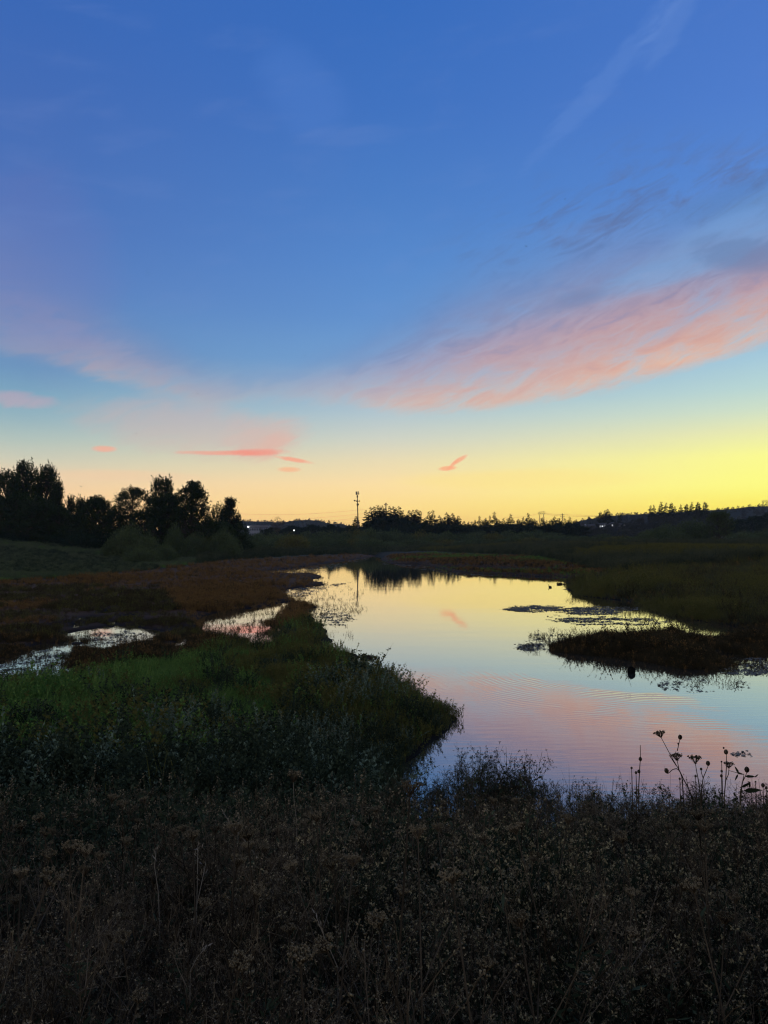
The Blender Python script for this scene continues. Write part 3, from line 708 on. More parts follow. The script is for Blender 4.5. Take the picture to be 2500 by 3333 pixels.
# --- green bank on the near left
gk = [p_tuft(30, ['grass'], 34, 0.42, 0.10, 0.005, 0.7), p_tuft(31, ['grass'], 30, 0.36, 0.12, 0.006, 0.9), p_tuft(32, ['olive'], 30, 0.40, 0.10, 0.0045, 0.6),
      p_herb(33, ['grass', 'grass', 'seed'], 0.42, 6, 0.05, 0.010, 24, 0.10), p_herb(34, ['olive', 'olive', 'seed'], 0.42, 6, 0.05, 0.009, 24, 0.10),
      p_herb(35, ['silver', 'silver', 'palegold'], 0.62, 7, 0.055, 0.009, 34, 0.10, 0.9, 0.012), p_herb(36, ['silver', 'silver', 'seed'], 0.5, 8, 0.05, 0.008, 30, 0.13, 0.9),
      p_herb(37, ['weedleaf', 'weedleaf', 'seed'], 0.5, 7, 0.05, 0.009, 28, 0.12)]
x, y = zone_px(Z_GREEN, 34000, gamma=0.9)
P_, s_ = place(x, y, 0.0, sparse=0.5)
px, py = to_px(P_[:, 0], P_[:, 1], P_[:, 2] + 0.3)
n1 = fbm(P_[:, 0] * 0.35 + 5, P_[:, 1] * 0.35); r = RNG.uniform(0, 1, len(P_))
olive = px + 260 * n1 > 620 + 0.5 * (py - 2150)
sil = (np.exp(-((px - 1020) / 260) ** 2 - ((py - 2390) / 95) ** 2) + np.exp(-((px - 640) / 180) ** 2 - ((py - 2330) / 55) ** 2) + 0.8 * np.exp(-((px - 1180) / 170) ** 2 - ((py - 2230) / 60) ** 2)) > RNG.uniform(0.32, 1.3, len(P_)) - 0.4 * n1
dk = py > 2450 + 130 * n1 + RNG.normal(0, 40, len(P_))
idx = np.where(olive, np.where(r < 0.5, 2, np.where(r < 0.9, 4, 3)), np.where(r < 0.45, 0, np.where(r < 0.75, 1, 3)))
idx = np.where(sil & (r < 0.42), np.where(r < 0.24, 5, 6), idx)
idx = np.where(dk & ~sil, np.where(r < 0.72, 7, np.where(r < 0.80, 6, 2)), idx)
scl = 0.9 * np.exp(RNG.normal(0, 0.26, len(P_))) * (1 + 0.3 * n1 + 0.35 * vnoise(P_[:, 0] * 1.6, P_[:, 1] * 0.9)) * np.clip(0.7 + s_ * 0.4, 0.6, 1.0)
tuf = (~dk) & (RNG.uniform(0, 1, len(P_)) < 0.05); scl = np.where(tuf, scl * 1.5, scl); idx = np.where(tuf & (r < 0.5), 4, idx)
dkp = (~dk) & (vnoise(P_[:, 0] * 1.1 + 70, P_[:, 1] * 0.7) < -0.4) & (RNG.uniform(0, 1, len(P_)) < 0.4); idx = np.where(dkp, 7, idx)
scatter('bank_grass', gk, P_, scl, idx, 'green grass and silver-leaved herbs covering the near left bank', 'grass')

# --- rust-brown marsh weeds on the left flats, thinning out into the pools
mk = [p_sprig(40 + i, ['marsh'], 0.26, 10, 0.035) for i in range(3)] + [p_sprig(45 + i, ['darkmarsh'], 0.24, 10, 0.035) for i in range(2)] + [p_sprig(48, ['olive'], 0.22, 10, 0.035)]
x, y = zone_px(Z_MARSH, 64000, gamma=1.0)
P_, s_ = place(x, y, 0.0, sparse=1.6)
n1 = fbm(P_[:, 0] * 0.22, P_[:, 1] * 0.11 + 11); r = RNG.uniform(0, 1, len(P_))
px, py = to_px(P_[:, 0], P_[:, 1], P_[:, 2])
lowflat = (px < 640 - 0.9 * (2040 - py)) & (py < 2075) & (py > 1905)
idx = np.where(lowflat & (n1 > -0.5), np.where(r < 0.65, 5, 3), np.where((py > 2040) , np.where(r < 0.6, 3, np.where(r < .8, 4, 0)), np.where(r < 0.8, RNG.integers(0, 3, len(P_)), 4)))
stk = fbm(P_[:, 0] * 0.10 + 20, P_[:, 1] * 0.55, 3)
keep = ~(lowflat & (r < 0.45)) & ~((stk < -0.25) & (RNG.uniform(0, 1, len(P_)) < 0.75))
scl = RNG.uniform(0.7, 1.3, len(P_)) * (1.0 + 0.35 * n1 + 0.4 * fbm(P_[:, 0] * 0.10 + 20, P_[:, 1] * 0.55, 3)) * np.interp(P_[:, 1], [20, 40, 120], [1.0, 1.1, 1.5]) * np.clip(0.5 + s_ * 0.5, 0.5, 1.0)
scatter('marsh_weeds', mk, P_[keep], scl[keep], idx[keep], 'rust-brown marsh weeds spreading over the flats and into the left pools', 'marsh weeds')

# --- right bank and islet
rk = [p_sprig(50, ['darkmarsh'], 0.34, 12, 0.045), p_sprig(51, ['marsh'], 0.32, 12, 0.045), p_herb(52, ['olive', 'olive', 'seed'], 0.6, 7, 0.06, 0.011, 26, 0.12, 0.8), p_herb(53, ['darkmarsh', 'darkmarsh', 'seed'], 0.55, 7, 0.06, 0.011, 26, 0.12, 0.8),
      p_tuft(54, ['olive'], 30, 0.6, 0.12, 0.006, 0.6), p_tuft(55, ['reed'], 30, 0.7, 0.12, 0.006, 0.5)]
x, y = zone_px(Z_RBANK, 60000)
P_, s_ = place(x, y, 0.0, sparse=1.1)
n1 = fbm(P_[:, 0] * 0.35 + 2, P_[:, 1] * 0.22) + 0.4 * vnoise(P_[:, 0] * 1.3, P_[:, 1] * 0.5); r = RNG.uniform(0, 1, len(P_))
px, py = to_px(P_[:, 0], P_[:, 1], P_[:, 2])
isl = py > 2035
idx = np.where(isl, np.where(r < 0.75, 0, np.where(r < 0.9, 3, 1)), np.where(n1 > 0.1, np.where(r < 0.5, 2, 4), np.where(r < 0.35, 3, np.where(r < 0.6, 2, np.where(r < 0.75, 1, 5)))))
scl = 0.9 * np.exp(RNG.normal(0, 0.28, len(P_))) * np.clip(0.6 + s_ * 0.35, 0.45, 1.25) * (1 + 0.2 * n1 + 0.35 * vnoise(P_[:, 0] * 0.9, P_[:, 1] * 0.5)) * np.where(isl, 0.8, 0.92)
scatter('shore_weeds', rk, P_, scl, idx, 'dark weeds covering the right bank, its islet and the shallows round them', 'marsh weeds')

# --- far rust and green flats on the right, reeds behind
x, y = zone_px(Z_RRUST, 14000)
P_, s_ = place(x, y, 0.0, sparse=1.0)
n1 = fbm(P_[:, 0] * 0.06, P_[:, 1] * 0.05)
idx = np.where(n1 + RNG.normal(0, .25, len(P_)) > 0.25, 3, RNG.integers(0, 3, len(P_)))
fk = [p_sprig(60 + i, ['marsh' if i < 2 else 'darkmarsh'], 0.3, 12, 0.05) for i in range(3)] + [p_sprig(64, ['grass'], 0.35, 12, 0.06)]
scatter('far_marsh', fk, P_, RNG.uniform(0.8, 1.6, len(P_)) * np.clip(s_ / 2.5, 0.3, 1), idx, 'low brown marsh growth on the far right shore of the pond', 'marsh weeds')
Z_REED = [(1250, 1775), (1600, 1770), (3300, 1770), (3300, 1858), (2500, 1858), (2200, 1865), (1990, 1875), (1900, 1858), (1700, 1826), (1400, 1808), (1260, 1806)]
x, y = zone_px(Z_REED, 42000)
k = (y < 330); x, y = x[k], y[k]
P_, s_ = place(x, y, 1.0)
n1 = fbm(P_[:, 0] * 0.05 + 4, P_[:, 1] * 0.03); r = RNG.uniform(0, 1, len(P_))
rd = [p_reed(70 + i, ['reed'], 1.5, 16, 0.25, 0.02) for i in range(3)] + [p_clump(75, ['reed'], 1.1, 0.7), p_clump(76, ['weedleaf'], 1.2, 0.7), p_clump(77, ['olive'], 0.7, 0.6)]
idx = np.where(n1 > 0.25, 5, np.where(r < 0.45, RNG.integers(0, 3, len(P_)), np.where(r < 0.75, 3, 4)))
scl = RNG.uniform(0.7, 1.25, len(P_)) * np.interp(s_, [1, 6, 20], [0.5, 0.75, 1.0]) * (1 + 0.2 * n1)
scatter('reeds', rd, P_, scl, idx, 'dark reeds and tall weeds filling the ground behind the right bank', 'reeds')
# --- far left shore strip and knoll meadow
Z_FARL = [(-400, 1768), (1270, 1768), (1270, 1806), (1180, 1812), (1000, 1816), (860, 1826), (700, 1832), (500, 1860), (330, 1876), (180, 1891), (0, 1898), (-400, 1925)]
x, y = zone_px(Z_FARL, 34000)
k = (y < 330); x, y = x[k], y[k]
# the knoll stands above the plane: spread some points over it directly
xk = RNG.uniform(-175, -30, 16000); yk = RNG.uniform(70, 210, 16000)
pxk, pyk = to_px(xk, yk, 0 * xk); kk = ~in_poly(pxk, pyk, Z_MARSH); x = np.concatenate([x, xk[kk]]); y = np.concatenate([y, yk[kk]])
P_, s_ = place(x, y, 0.8)
px, py = to_px(P_[:, 0], P_[:, 1], 0 * P_[:, 0])
n1 = fbm(P_[:, 0] * 0.06 + 4, P_[:, 1] * 0.05); r = RNG.uniform(0, 1, len(P_))
ml = [p_clump(80, ['knollgrass'], 0.6, 0.7, 220, 0.16, 0.016), p_clump(81, ['knollgrass'], 0.75, 0.6, 220, 0.18, 0.016), p_clump(82, ['weedleaf'], 0.9, 0.7), p_reed(83, ['reed'], 1.2, 18, 0.3, 0.02), p_clump(84, ['grass'], 0.5, 0.7)]
idx = np.where(px > 640, np.where(r < 0.6, 2, 3), np.where(r < 0.45, 0, np.where(r < 0.75, 1, np.where(n1 > 0.1, 4, 2))))
scl = RNG.uniform(0.6, 1.2, len(P_)) * np.interp(P_[:, 1], [60, 100, 200], [0.6, 0.8, 1.2])
scatter('meadow_grass', ml, P_, scl, idx, 'rough meadow grass on the far left knoll and along the far shore', 'grass')

# --- floating leaves
def pads(polys, n):
    X_, Y_ = [], []
    for pl, f in polys:
        x, y = zone_px(pl, int(n * f)); X_.append(x); Y_.append(y)
    x = np.concatenate(X_); y = np.concatenate(Y_); s_ = sdist(x, y)
    k = (s_ < -0.02) & (fbm(x * 0.9, y * 1.6) + 0.8 * vnoise(x * 4, y * 4) + RNG.normal(0, 0.35, len(x)) + np.interp(y, [20, 80], [0.05, 0.3]) > 0.0)
    return np.stack([x[k], y[k], np.zeros(k.sum())], -1)
def ell(cx, cy, rx, ry): return [(cx + rx * math.cos(t), cy + ry * math.sin(t)) for t in np.linspace(0, 6.2, 16)]
PL = [(ell(1740, 1981, 95, 12), .42), (ell(1700, 1984, 60, 6), .1), (ell(1915, 1990, 105, 13), .45), (ell(1960, 1982, 120, 8), .15), (ell(1935, 2020, 120, 14), .4), (ell(1900, 2008, 120, 26), .2), (ell(2080, 2024, 100, 12), 0.2), (ell(1730, 2106, 45, 13), 0.12), (ell(1790, 2080, 70, 20), 0.1),
      ([(1246, 1812), (1271, 1834), (1363, 1840), (1420, 1850), (1500, 1866), (1600, 1874), (1500, 1874), (1400, 1858), (1300, 1846), (1240, 1836)], .8),
      ([(1211, 1812), (1100, 1826), (1043, 1836), (950, 1850), (850, 1862), (1036, 1868), (1100, 1850), (1130, 1835), (1190, 1824)], .9),
      ([(905, 1924), (1060, 1902), (1150, 1895), (1060, 1915), (985, 1945), (935, 1940)], 0.6),
      ([(1030, 1975), (1100, 1985), (1140, 2000), (1150, 2030), (1080, 2045), (1000, 1990)], 0.22),
      ([(40, 2140), (200, 2105), (230, 2110), (120, 2215), (-100, 2210)], 0.5), (PONDS and [(215, 2072), (400, 2050), (500, 2072), (304, 2106)], 0.25),
      (ell(2430, 2452, 70, 7), 0.012), (ell(2280, 2230, 160, 25), 0.05), (ell(2430, 2170, 90, 30), 0.2)]
P_ = pads(PL, 2100)
scatter('floating_leaves', [p_pad(90 + i, ['pad']) for i in range(4)], P_, RNG.uniform(0.6, 1.3, len(P_)) * np.interp(P_[:, 1], [12, 25, 80, 200], [0.5, 0.8, 1.3, 1.9]), RNG.integers(0, 4, len(P_)),
        'grey rafts of small floating leaves on the pond and pools', 'floating leaves', tilt=0.0)
# emergent stalks in the shallows
ST = [(ell(1850, 2075, 130, 30), 1.0), (ell(1770, 2105, 80, 25), 0.7), (ell(1100, 1985, 90, 35), 1.0), (ell(1080, 1930, 110, 30), 0.6), (ell(2120, 2000, 130, 30), 1.0), (ell(2290, 2020, 130, 25), 0.6), (ell(2420, 2160, 110, 40), 0.9), (ell(2300, 2220, 130, 20), 0.35),
      (ell(790, 2030, 150, 55), 5.5), (ell(360, 2080, 140, 30), 1.6), (ell(120, 2160, 120, 60), 1.4), (ell(250, 2025, 160, 18), 0.7), (ell(1090, 2070, 60, 40), 0.15), (ell(1900, 1955, 60, 14), 0.4), (ell(1010, 1950, 80, 18), 0.5)]
X_, Y_ = [], []
for pl, f in ST:
    x, y = zone_px(pl, int(420 * f)); X_.append(x); Y_.append(y)
x = np.concatenate(X_); y = np.concatenate(Y_); s_ = sdist(x, y); k = (s_ < 0.0) & (fbm(x * 2.0, y * 2.0) + 0.8 * np.exp(s_ / 0.4) > 0.1)
P_ = np.stack([x[k], y[k], np.full(k.sum(), -0.02)], -1)
scatter('water_stalks', [p_sprig(95 + i, ['darkmarsh'], 0.15, 3, 0.025) for i in range(3)], P_, RNG.uniform(0.6, 1.4, len(P_)), RNG.integers(0, 3, len(P_)), 'thin weed stalks poking up out of the shallows', 'water weeds', tilt=0.2)
#@@PART3
# ------------------------------------------------------------------ trees
def mesh_broad(seed, H, R, base=0.25, shape='dome', up=0.4, clumps=60, twigs=12, leaves=7, leaf=0.34, twig=1.3, mat='cotton', hollow=0.5, lean=0.0):
    rng = np.random.default_rng(seed)
    tr = MB(); cr = MB()
    t = rng.uniform(0, 1, clumps) ** 0.85
    if shape == 'dome': pr = np.sqrt(np.clip(1 - ((t - 0.38) / 0.64) ** 2, 0.02, 1))
    elif shape == 'column': pr = np.clip(np.sin(math.pi * np.clip(t * 0.82 + 0.14, 0, 1)) ** 0.6, 0.1, 1)
    elif shape == 'cone': pr = np.clip(1.04 - t, 0.08, 1) ** 0.75
    else: pr = np.clip(np.interp(t, [0, 0.25, 0.4, 0.6, 0.85, 1.0], [1.0, 1.05, 0.7, 0.78, 0.6, 0.15]), 0, 2)
    rr = R * pr * (hollow + (1 - hollow) * rng.uniform(0, 1, clumps) ** 0.6) * rng.uniform(0.75, 1.1, clumps)
    a = rng.uniform(0, 2 * math.pi, clumps)
    z = H * (base + (1 - base) * t) * 0.965 - H * 0.02
    C_ = np.stack([rr * np.cos(a) + lean * z, rr * np.sin(a), z], -1)
    tr.tube(np.array([[0, 0, -0.4], [lean * H * .2 + 0.1, 0, H * 0.3], [lean * H * .5 - .1, 0.1, H * 0.6], [lean * H * .85, 0, H * 0.88]]), [H * 0.022, H * 0.016, H * 0.010, H * 0.003], 7)
    for c in C_:
        z0 = max(H * 0.12, c[2] - np.hypot(c[0], c[1]) * (0.8 + up)); s_ = np.array([lean * z0, 0, z0])
        m_ = (s_ + c) / 2 + np.array([0, 0, -0.06 * H * (1 - up)])
        tr.tube(np.array([s_, m_, c]), [H * 0.006, H * 0.0045, H * 0.0022], 4, cap=False)
    T0 = np.repeat(C_, twigs, 0); fe = up >= 0.5
    outw = unit(np.stack([T0[:, 0] - lean * T0[:, 2], T0[:, 1], (T0[:, 2] - H * (base + 0.35 * (1 - base))) * 0.9], -1))
    D_ = unit(outw * (1 - up) + np.array([0, 0, up * 1.6]) + rng.normal(0, 0.3 if fe else 0.55, T0.shape))
    T0 = T0 + rng.normal(0, 0.3 * twig, T0.shape) * (np.array([1.1, 1.1, 2.0]) if fe else 1.0)
    L = twig * rng.uniform(0.5, 1.25, len(T0)) * (1.35 if fe else 1.0)
    k = np.arange(len(T0)) % 3 == 0
    for p, d, l in zip(T0[k], D_[k], L[k]): tr.tube(np.array([p, p + d * l]), [0.035, 0.012], 3, cap=False)
    s_ = rng.uniform(0.1, 1.0, (len(T0), leaves))
    pos = (T0[:, None] + D_[:, None] * (L[:, None] * s_)[..., None]).reshape(-1, 3) + rng.normal(0, (0.05 if fe else 0.09) * twig, (len(T0) * leaves, 3))
    dd = np.repeat(D_, leaves, 0) + rng.normal(0, 0.7, pos.shape)
    cr.quads(leaf_cards(pos, dd, leaf * rng.uniform(0.6, 1.3, len(pos)), leaf * 0.3, rng))
    return tr.mesh('tree_trunk', ['bark']), cr.mesh('tree_crown', [mat])
def mesh_shrub(seed, H, R, n=3200, mat='willow', leaf=0.36, upright=0.8, lobes=5):
    rng = np.random.default_rng(seed); st_ = MB(); cr = MB()
    cen = rng.normal(0, 0.38 * R, (lobes, 2)); hh = H * rng.uniform(0.84, 1.0, lobes) * np.clip(1 - 0.35 * np.hypot(*cen.T) / R, 0.5, 1); hh[0] = H; cen[0] *= 0.3
    rad = R * rng.uniform(0.58, 0.8, lobes)
    li = rng.integers(0, lobes, n)
    u = rng.normal(size=(n, 3)); u[:, 2] = np.abs(u[:, 2]) * 0.9; u = unit(u); u[:, 2] = u[:, 2] ** 0.8; q = rng.uniform(0.2, 1, n) ** 0.45
    pos = np.stack([cen[li, 0] + u[:, 0] * rad[li] * q, cen[li, 1] + u[:, 1] * rad[li] * q, u[:, 2] * hh[li] * q * 0.97 - 0.1], -1)
    skirt = rng.uniform(0, 1, n) < 0.12; pos[skirt, 2] *= 0.4
    D_ = u * (1 - upright) * 1.2 + np.array([0, 0, upright]) + rng.normal(0, 0.35, (n, 3))
    cr.quads(leaf_cards(pos, D_, leaf * rng.uniform(0.6, 1.5, n), leaf * 0.2, rng))
    for i in range(lobes):
        for _ in range(4):
            e = np.append(cen[i] + rng.normal(0, rad[i] * 0.4, 2), hh[i] * rng.uniform(0.6, 0.85))
            st_.tube(np.array([[e[0] * 0.2, e[1] * 0.2, -0.3], [e[0] * 0.7, e[1] * 0.7, e[2] * 0.5], e]), [0.09, 0.06, 0.02], 4, cap=False)
    return st_.mesh('shrub_stems', ['bark']), cr.mesh('shrub_foliage', [mat])
def mesh_conifer(seed, H=22.0, R=3.6, mat='conifer', ragged=0.25, levels=30, bare=0.08):
    rng = np.random.default_rng(seed); tr = MB(); cr = MB()
    tr.tube(np.array([[0, 0, -0.5], [0, 0, H * 0.5], [0, 0, H * 0.985]]), [H * 0.014, H * 0.009, 0.03], 6)
    Q = []
    for i in range(levels):
        t = bare + (0.985 - bare) * (i / levels) ** 0.95; nb = int(rng.integers(5, 8)) if t < 0.9 else 4
        rl = R * (1.02 - t) ** 0.64 * (1 + rng.normal(0, ragged * 0.6))
        for k in range(nb):
            a = rng.uniform(0, 2 * math.pi); L = max(0.35, rl * rng.uniform(0.65, 1.15)) * (1 if rng.uniform() > ragged * 0.5 else 0.45)
            z = H * t + rng.normal(0, 0.12); dr = np.array([math.cos(a), math.sin(a), 0]); sd = np.array([-dr[1], dr[0], 0])
            dz = -0.28 + 0.5 * t
            tip = np.array([0, 0, z]) + dr * L + np.array([0, 0, L * dz])
            b = np.array([0, 0, z]); m_ = b + (tip - b) * 0.55 + np.array([0, 0, 0.08 * L]); wv = 0.2 * L + 0.12
            Q.append([b, m_ + sd * wv, tip, m_ - sd * wv])
            for sgn in (-1, 1):
                for f in (0.4, 0.68):
                    p = b + (tip - b) * f; e = p + (dr * 0.6 + sd * sgn * 0.8) * L * 0.36 + np.array([0, 0, -0.10 * L]); mm = (p + e) / 2; ww = 0.07 * L + 0.05
                    Q.append([p, mm + np.array([0, 0, ww]), e, mm - np.array([0, 0, ww * 1.2])])
    cr.quads(np.array(Q))
    return tr.mesh('conifer_trunk', ['bark']), cr.mesh('conifer_crown', [mat])

def tree(name, meshes, x, y, z, label, cat, group, scale=(1, 1, 1), rz=0.0, part='crown'):
    r = empty(name, (float(x), float(y), float(z)), rz, tuple(float(v) for v in scale))
    tag(r, label, cat, group)
    link('trunk' if part == 'crown' else 'stems', meshes[0], r); link(part, meshes[1], r)
    return r
def gz(x, y): return float(height(np.array([x]), np.array([y]))[0])
def spot(px, d):
    q = at_d(px, HOR, d); return float(q[0]), float(d), gz(q[0], d)
def ztop(py, d): return CAMZ + (HOR - py) * d / F

# big trees on the left, each its own shape: px, top, half width, distance, shape, base, up, clumps, hollow, label, material
LT = [(20, 1543, 62, 195, 'column', .12, .75, 90, .35, 'tall cottonwood cut by the left edge of the picture', 'cotton'),
      (82, 1510, 54, 200, 'column', .10, .80, 130, .35, 'tallest cottonwood with a high round feathery top at far left', 'cotton'),
      (150, 1525, 44, 190, 'column', .10, .75, 110, .35, 'second tallest cottonwood, its narrow top just right of the tallest one', 'cotton'),
      (184, 1578, 34, 186, 'cone', .08, .6, 70, .3, 'cottonwood sloping down on the right flank of the tallest pair', 'cotton'),
      (232, 1628, 20, 205, 'column', .10, .8, 40, .3, 'slim poplar standing between the tall cottonwoods and the black round tree', 'cotton'),
      (262, 1637, 22, 210, 'column', .10, .7, 36, .3, 'short thin-topped poplar beside the slim poplar', 'cotton'),
      (312, 1624, 54, 178, 'dome', .05, .3, 120, .3, 'black dense round-topped tree behind the crest of the knoll', 'cotton'),
      (430, 1590, 66, 190, 'dome', .16, .25, 92, .62, 'wide domed tree with sky showing through its open branches', 'cotton'),
      (528, 1564, 50, 198, 'column', .20, .55, 74, .45, 'tree with bristly upright twigs on top, right of the domed tree', 'cotton'),
      (546, 1612, 58, 182, 'dome', .06, .3, 110, .25, 'dense black tree standing in front of the bristly topped one', 'cotton'),
      (626, 1571, 58, 175, 'tiers', .28, .45, 92, .5, 'tall forked cottonwood with a leaning lower limb reaching right', 'cotton'),
      (748, 1627, 50, 200, 'cone', .10, .35, 84, .35, 'ragged cone-shaped tree at the right end of the tall left trees', 'conifer'),
      (708, 1652, 30, 215, 'dome', .10, .5, 40, .4, 'small thin tree tucked against the ragged cone-shaped tree', 'cotton')]
for i, (px, py, hw, d, shp, base, up, ncl, hol, lab, mat) in enumerate(LT):
    hw *= 1.12
    x, y, z = spot(px, d); H = ztop(py, d) - z
    ms = mesh_broad(200 + i, H, hw * d / F, base, shp, up, int(ncl * 1.7), 12, 7, 0.36, 1.15, mat, hol)
    tree('broadleaf_tree', ms, x, y, z, lab, 'tree', 'tall trees behind the knoll on the left')
# darker lower trees filling the gaps behind them
low = [mesh_broad(230 + i, 10.0, 4.6, 0.02, 'dome', 0.4, 60, 12, 7, 0.40, 1.2, 'cotton', 0.2) for i in range(3)]
for i, (px, py, d) in enumerate([(0, 1630, 185), (55, 1612, 180), (105, 1620, 178), (150, 1640, 176), (190, 1652, 176), (225, 1668, 184), (262, 1672, 182), (370, 1668, 186), (408, 1690, 184), (470, 1672, 184), (590, 1668, 186), (640, 1690, 190),
                              (690, 1700, 192), (730, 1702, 188), (775, 1712, 196), (30, 1700, 172), (90, 1702, 170), (235, 1712, 174), (500, 1700, 176), (-40, 1600, 190), (-90, 1560, 195)]):
    x, y, z = spot(px, d); s_ = (ztop(py, d) - z) / 10.0
    tree('understorey_tree', low[i % 3], x, y, z, 'dark lower tree filling the gaps between the tall left trees', 'tree', 'lower trees among the tall left trees', (max(s_, .75), max(s_, .75), s_), i * 1.1)

# willows and bushes
thk = [mesh_shrub(240 + i, 6.0, 5.0, 5000, 'conifer', 0.45, 0.6, 6) for i in range(2)]
for i, px in enumerate(range(-60, 400, 36)):
    d = 170 + (i * 7 % 9); x, y, z = spot(float(px), d); s_ = (ztop(1722 + 6 * math.sin(i * 2.1), d) - z) / 6.0
    tree('thicket_bush', thk[i % 2], x, y, z, 'black thicket bush closing the foot of the tall left trees', 'bush', 'thicket at the foot of the tall left trees', (.85, .8, s_), i * 1.3, 'foliage')
big = [mesh_shrub(250 + i, 8.0, 5.0, 11000, 'willow', 0.36, 0.75, 7) for i in range(3)]
bigy = mesh_shrub(256, 8.0, 5.0, 10000, 'willow_yellow', 0.36, 0.7, 7)
med = [mesh_shrub(260 + i, 5.0, 4.2, 3600, 'willow', 0.42, 0.7, 5) for i in range(4)] + [mesh_shrub(266, 5.0, 4.2, 3600, 'olive', 0.42, 0.7, 5)]
for px, py, hw, d, k, lab in [(418, 1686, 72, 150, 0, 'large rounded grey-green willow at the right foot of the knoll'), (486, 1722, 50, 136, 1, 'mid-height willow bush in front of the large rounded one'),
                              (468, 1772, 62, 124, 2, 'low dark bush spilling onto the meadow below the willows'), (568, 1692, 46, 152, 1, 'upright pale willow between the rounded willow and the bare trunk'),
                              (545, 1765, 40, 130, 0, 'small dark bush at the edge of the rust-brown flats'), (640, 1722, 48, 165, 2, 'willow wrapped round the foot of the forked cottonwood'),
                              (668, 1702, 34, 180, 3, 'yellowing willow left of the broad low one'), (722, 1704, 52, 165, 0, 'broad low willow under the ragged cone-shaped tree'),
                              (752, 1735, 38, 158, 1, 'small willow sloping down toward the far shore'), (812, 1742, 40, 215, 2, 'round bush right of the willows, below the white building'),
                              (370, 1742, 40, 150, 2, 'dark bush on the crest of the knoll left of the rounded willow')]:
    x, y, z = spot(px, d); H = ztop(py, d) - z
    tree('willow_bush', big[k] if k < 3 else bigy, x, y, z, lab, 'bush', 'willow bushes at the foot of the left trees', (hw * d / F / 5.0, hw * d / F / 5.0, H / 8.0), px * 0.7, 'foliage')
# nearer row of separate bushes along the far shore
row = [(790, 1748, 250), (835, 1740, 262), (872, 1752, 255), (905, 1745, 270), (956, 1729, 250), (985, 1746, 272), (1030, 1750, 268), (1068, 1742, 280), (1105, 1754, 270), (1148, 1744, 284), (1190, 1746, 276), (1226, 1752, 268)]
for i, (px, py, d) in enumerate(row):
    x, y, z = spot(px, d); H = ztop(py, d) - z
    tree('shore_bush', med[i % 5], x, y, z, '%s of the round bushes lining the far left shore' % nth(i, len(row)), 'bush', 'bushes lining the far left shore', (1.15, 1.15, H / 5.0), i * 2.3, 'foliage')
row = [(800, 1734, 320), (850, 1730, 330), (888, 1728, 318), (925, 1730, 325), (962, 1738, 315), (1000, 1726, 330), (1042, 1724, 335), (1082, 1722, 322), (1120, 1724, 340), (1160, 1712, 345), (1200, 1716, 330), (1245, 1722, 335), (1285, 1716, 345),
       (1325, 1728, 338), (1372, 1722, 350), (1410, 1732, 342), (1460, 1726, 348), (1505, 1730, 340), (1550, 1722, 352), (1600, 1728, 345), (1655, 1724, 350), (1700, 1726, 340), (1750, 1722, 350), (1800, 1728, 345)]
for i, (px, py, d) in enumerate(row):
    x, y, z = spot(px, d); H = ztop(py, d) - z
    tree('far_willow', med[(i * 2 + 1) % 5], x, y, z, 'dark willow in the long hedge of scrub below the far conifers', 'bush', 'scrub belt below the far conifers', (1.7, 1.5, H / 5.0), i * 1.7, 'foliage')
row = [(1270, 1758, 290), (1330, 1752, 300), (1390, 1756, 296), (1450, 1750, 300), (1505, 1754, 290), (1560, 1748, 300), (1620, 1752, 292), (1680, 1742, 300), (1735, 1746, 290), (1790, 1740, 296), (1850, 1738, 288), (1905, 1742, 280), (1960, 1736, 284), (2015, 1740, 278), (2070, 1742, 270), (2110, 1738, 280)]
for i, (px, py, d) in enumerate(row):
    x, y, z = spot(px, d); H = ztop(py, d) - z
    tree('reed_bush', med[(i * 3) % 5], x, y, z, '%s of the low rounded bushes behind the right reeds' % nth(i, len(row)), 'bush', 'low bushes behind the reed field', (1.5, 1.3, H / 5.0), i * 2.9, 'foliage')
for px, py, hw, d, k, lab in [(2172, 1696, 50, 250, 0, 'rounded olive bush left of the big willow behind the reeds'), (2262, 1676, 66, 240, 1, 'biggest rounded willow standing behind the reed field at right'),
                              (2120, 1718, 46, 262, 2, 'low bush left of the rounded olive bush'), (2420, 1722, 50, 290, 0, 'low pale bush right of the tree with the dark bare trunk'), (2500, 1716, 70, 300, 1, 'broad hedge-like bush at the right edge of the picture'), (2210, 1722, 40, 235, 2, 'small bush between the olive bush and the biggest willow')]:
    x, y, z = spot(px, d); H = ztop(py, d) - z
    tree('willow_bush', big[k], x, y, z, lab, 'bush', 'large bushes behind the reed field', (hw * d / F / 4.4, hw * d / F / 4.4, H / 8.0), px * 0.3, 'foliage')
x, y, z = spot(2340, 225); H = ztop(1668, 225) - z
tree('broadleaf_tree', mesh_broad(290, H, 50 * 225 / F, 0.30, 'dome', 0.35, 110, 12, 8, 0.26, 0.9, 'willow', 0.2), x, y, z, 'small round-crowned tree on a dark bare trunk in the right reeds', 'tree', None)

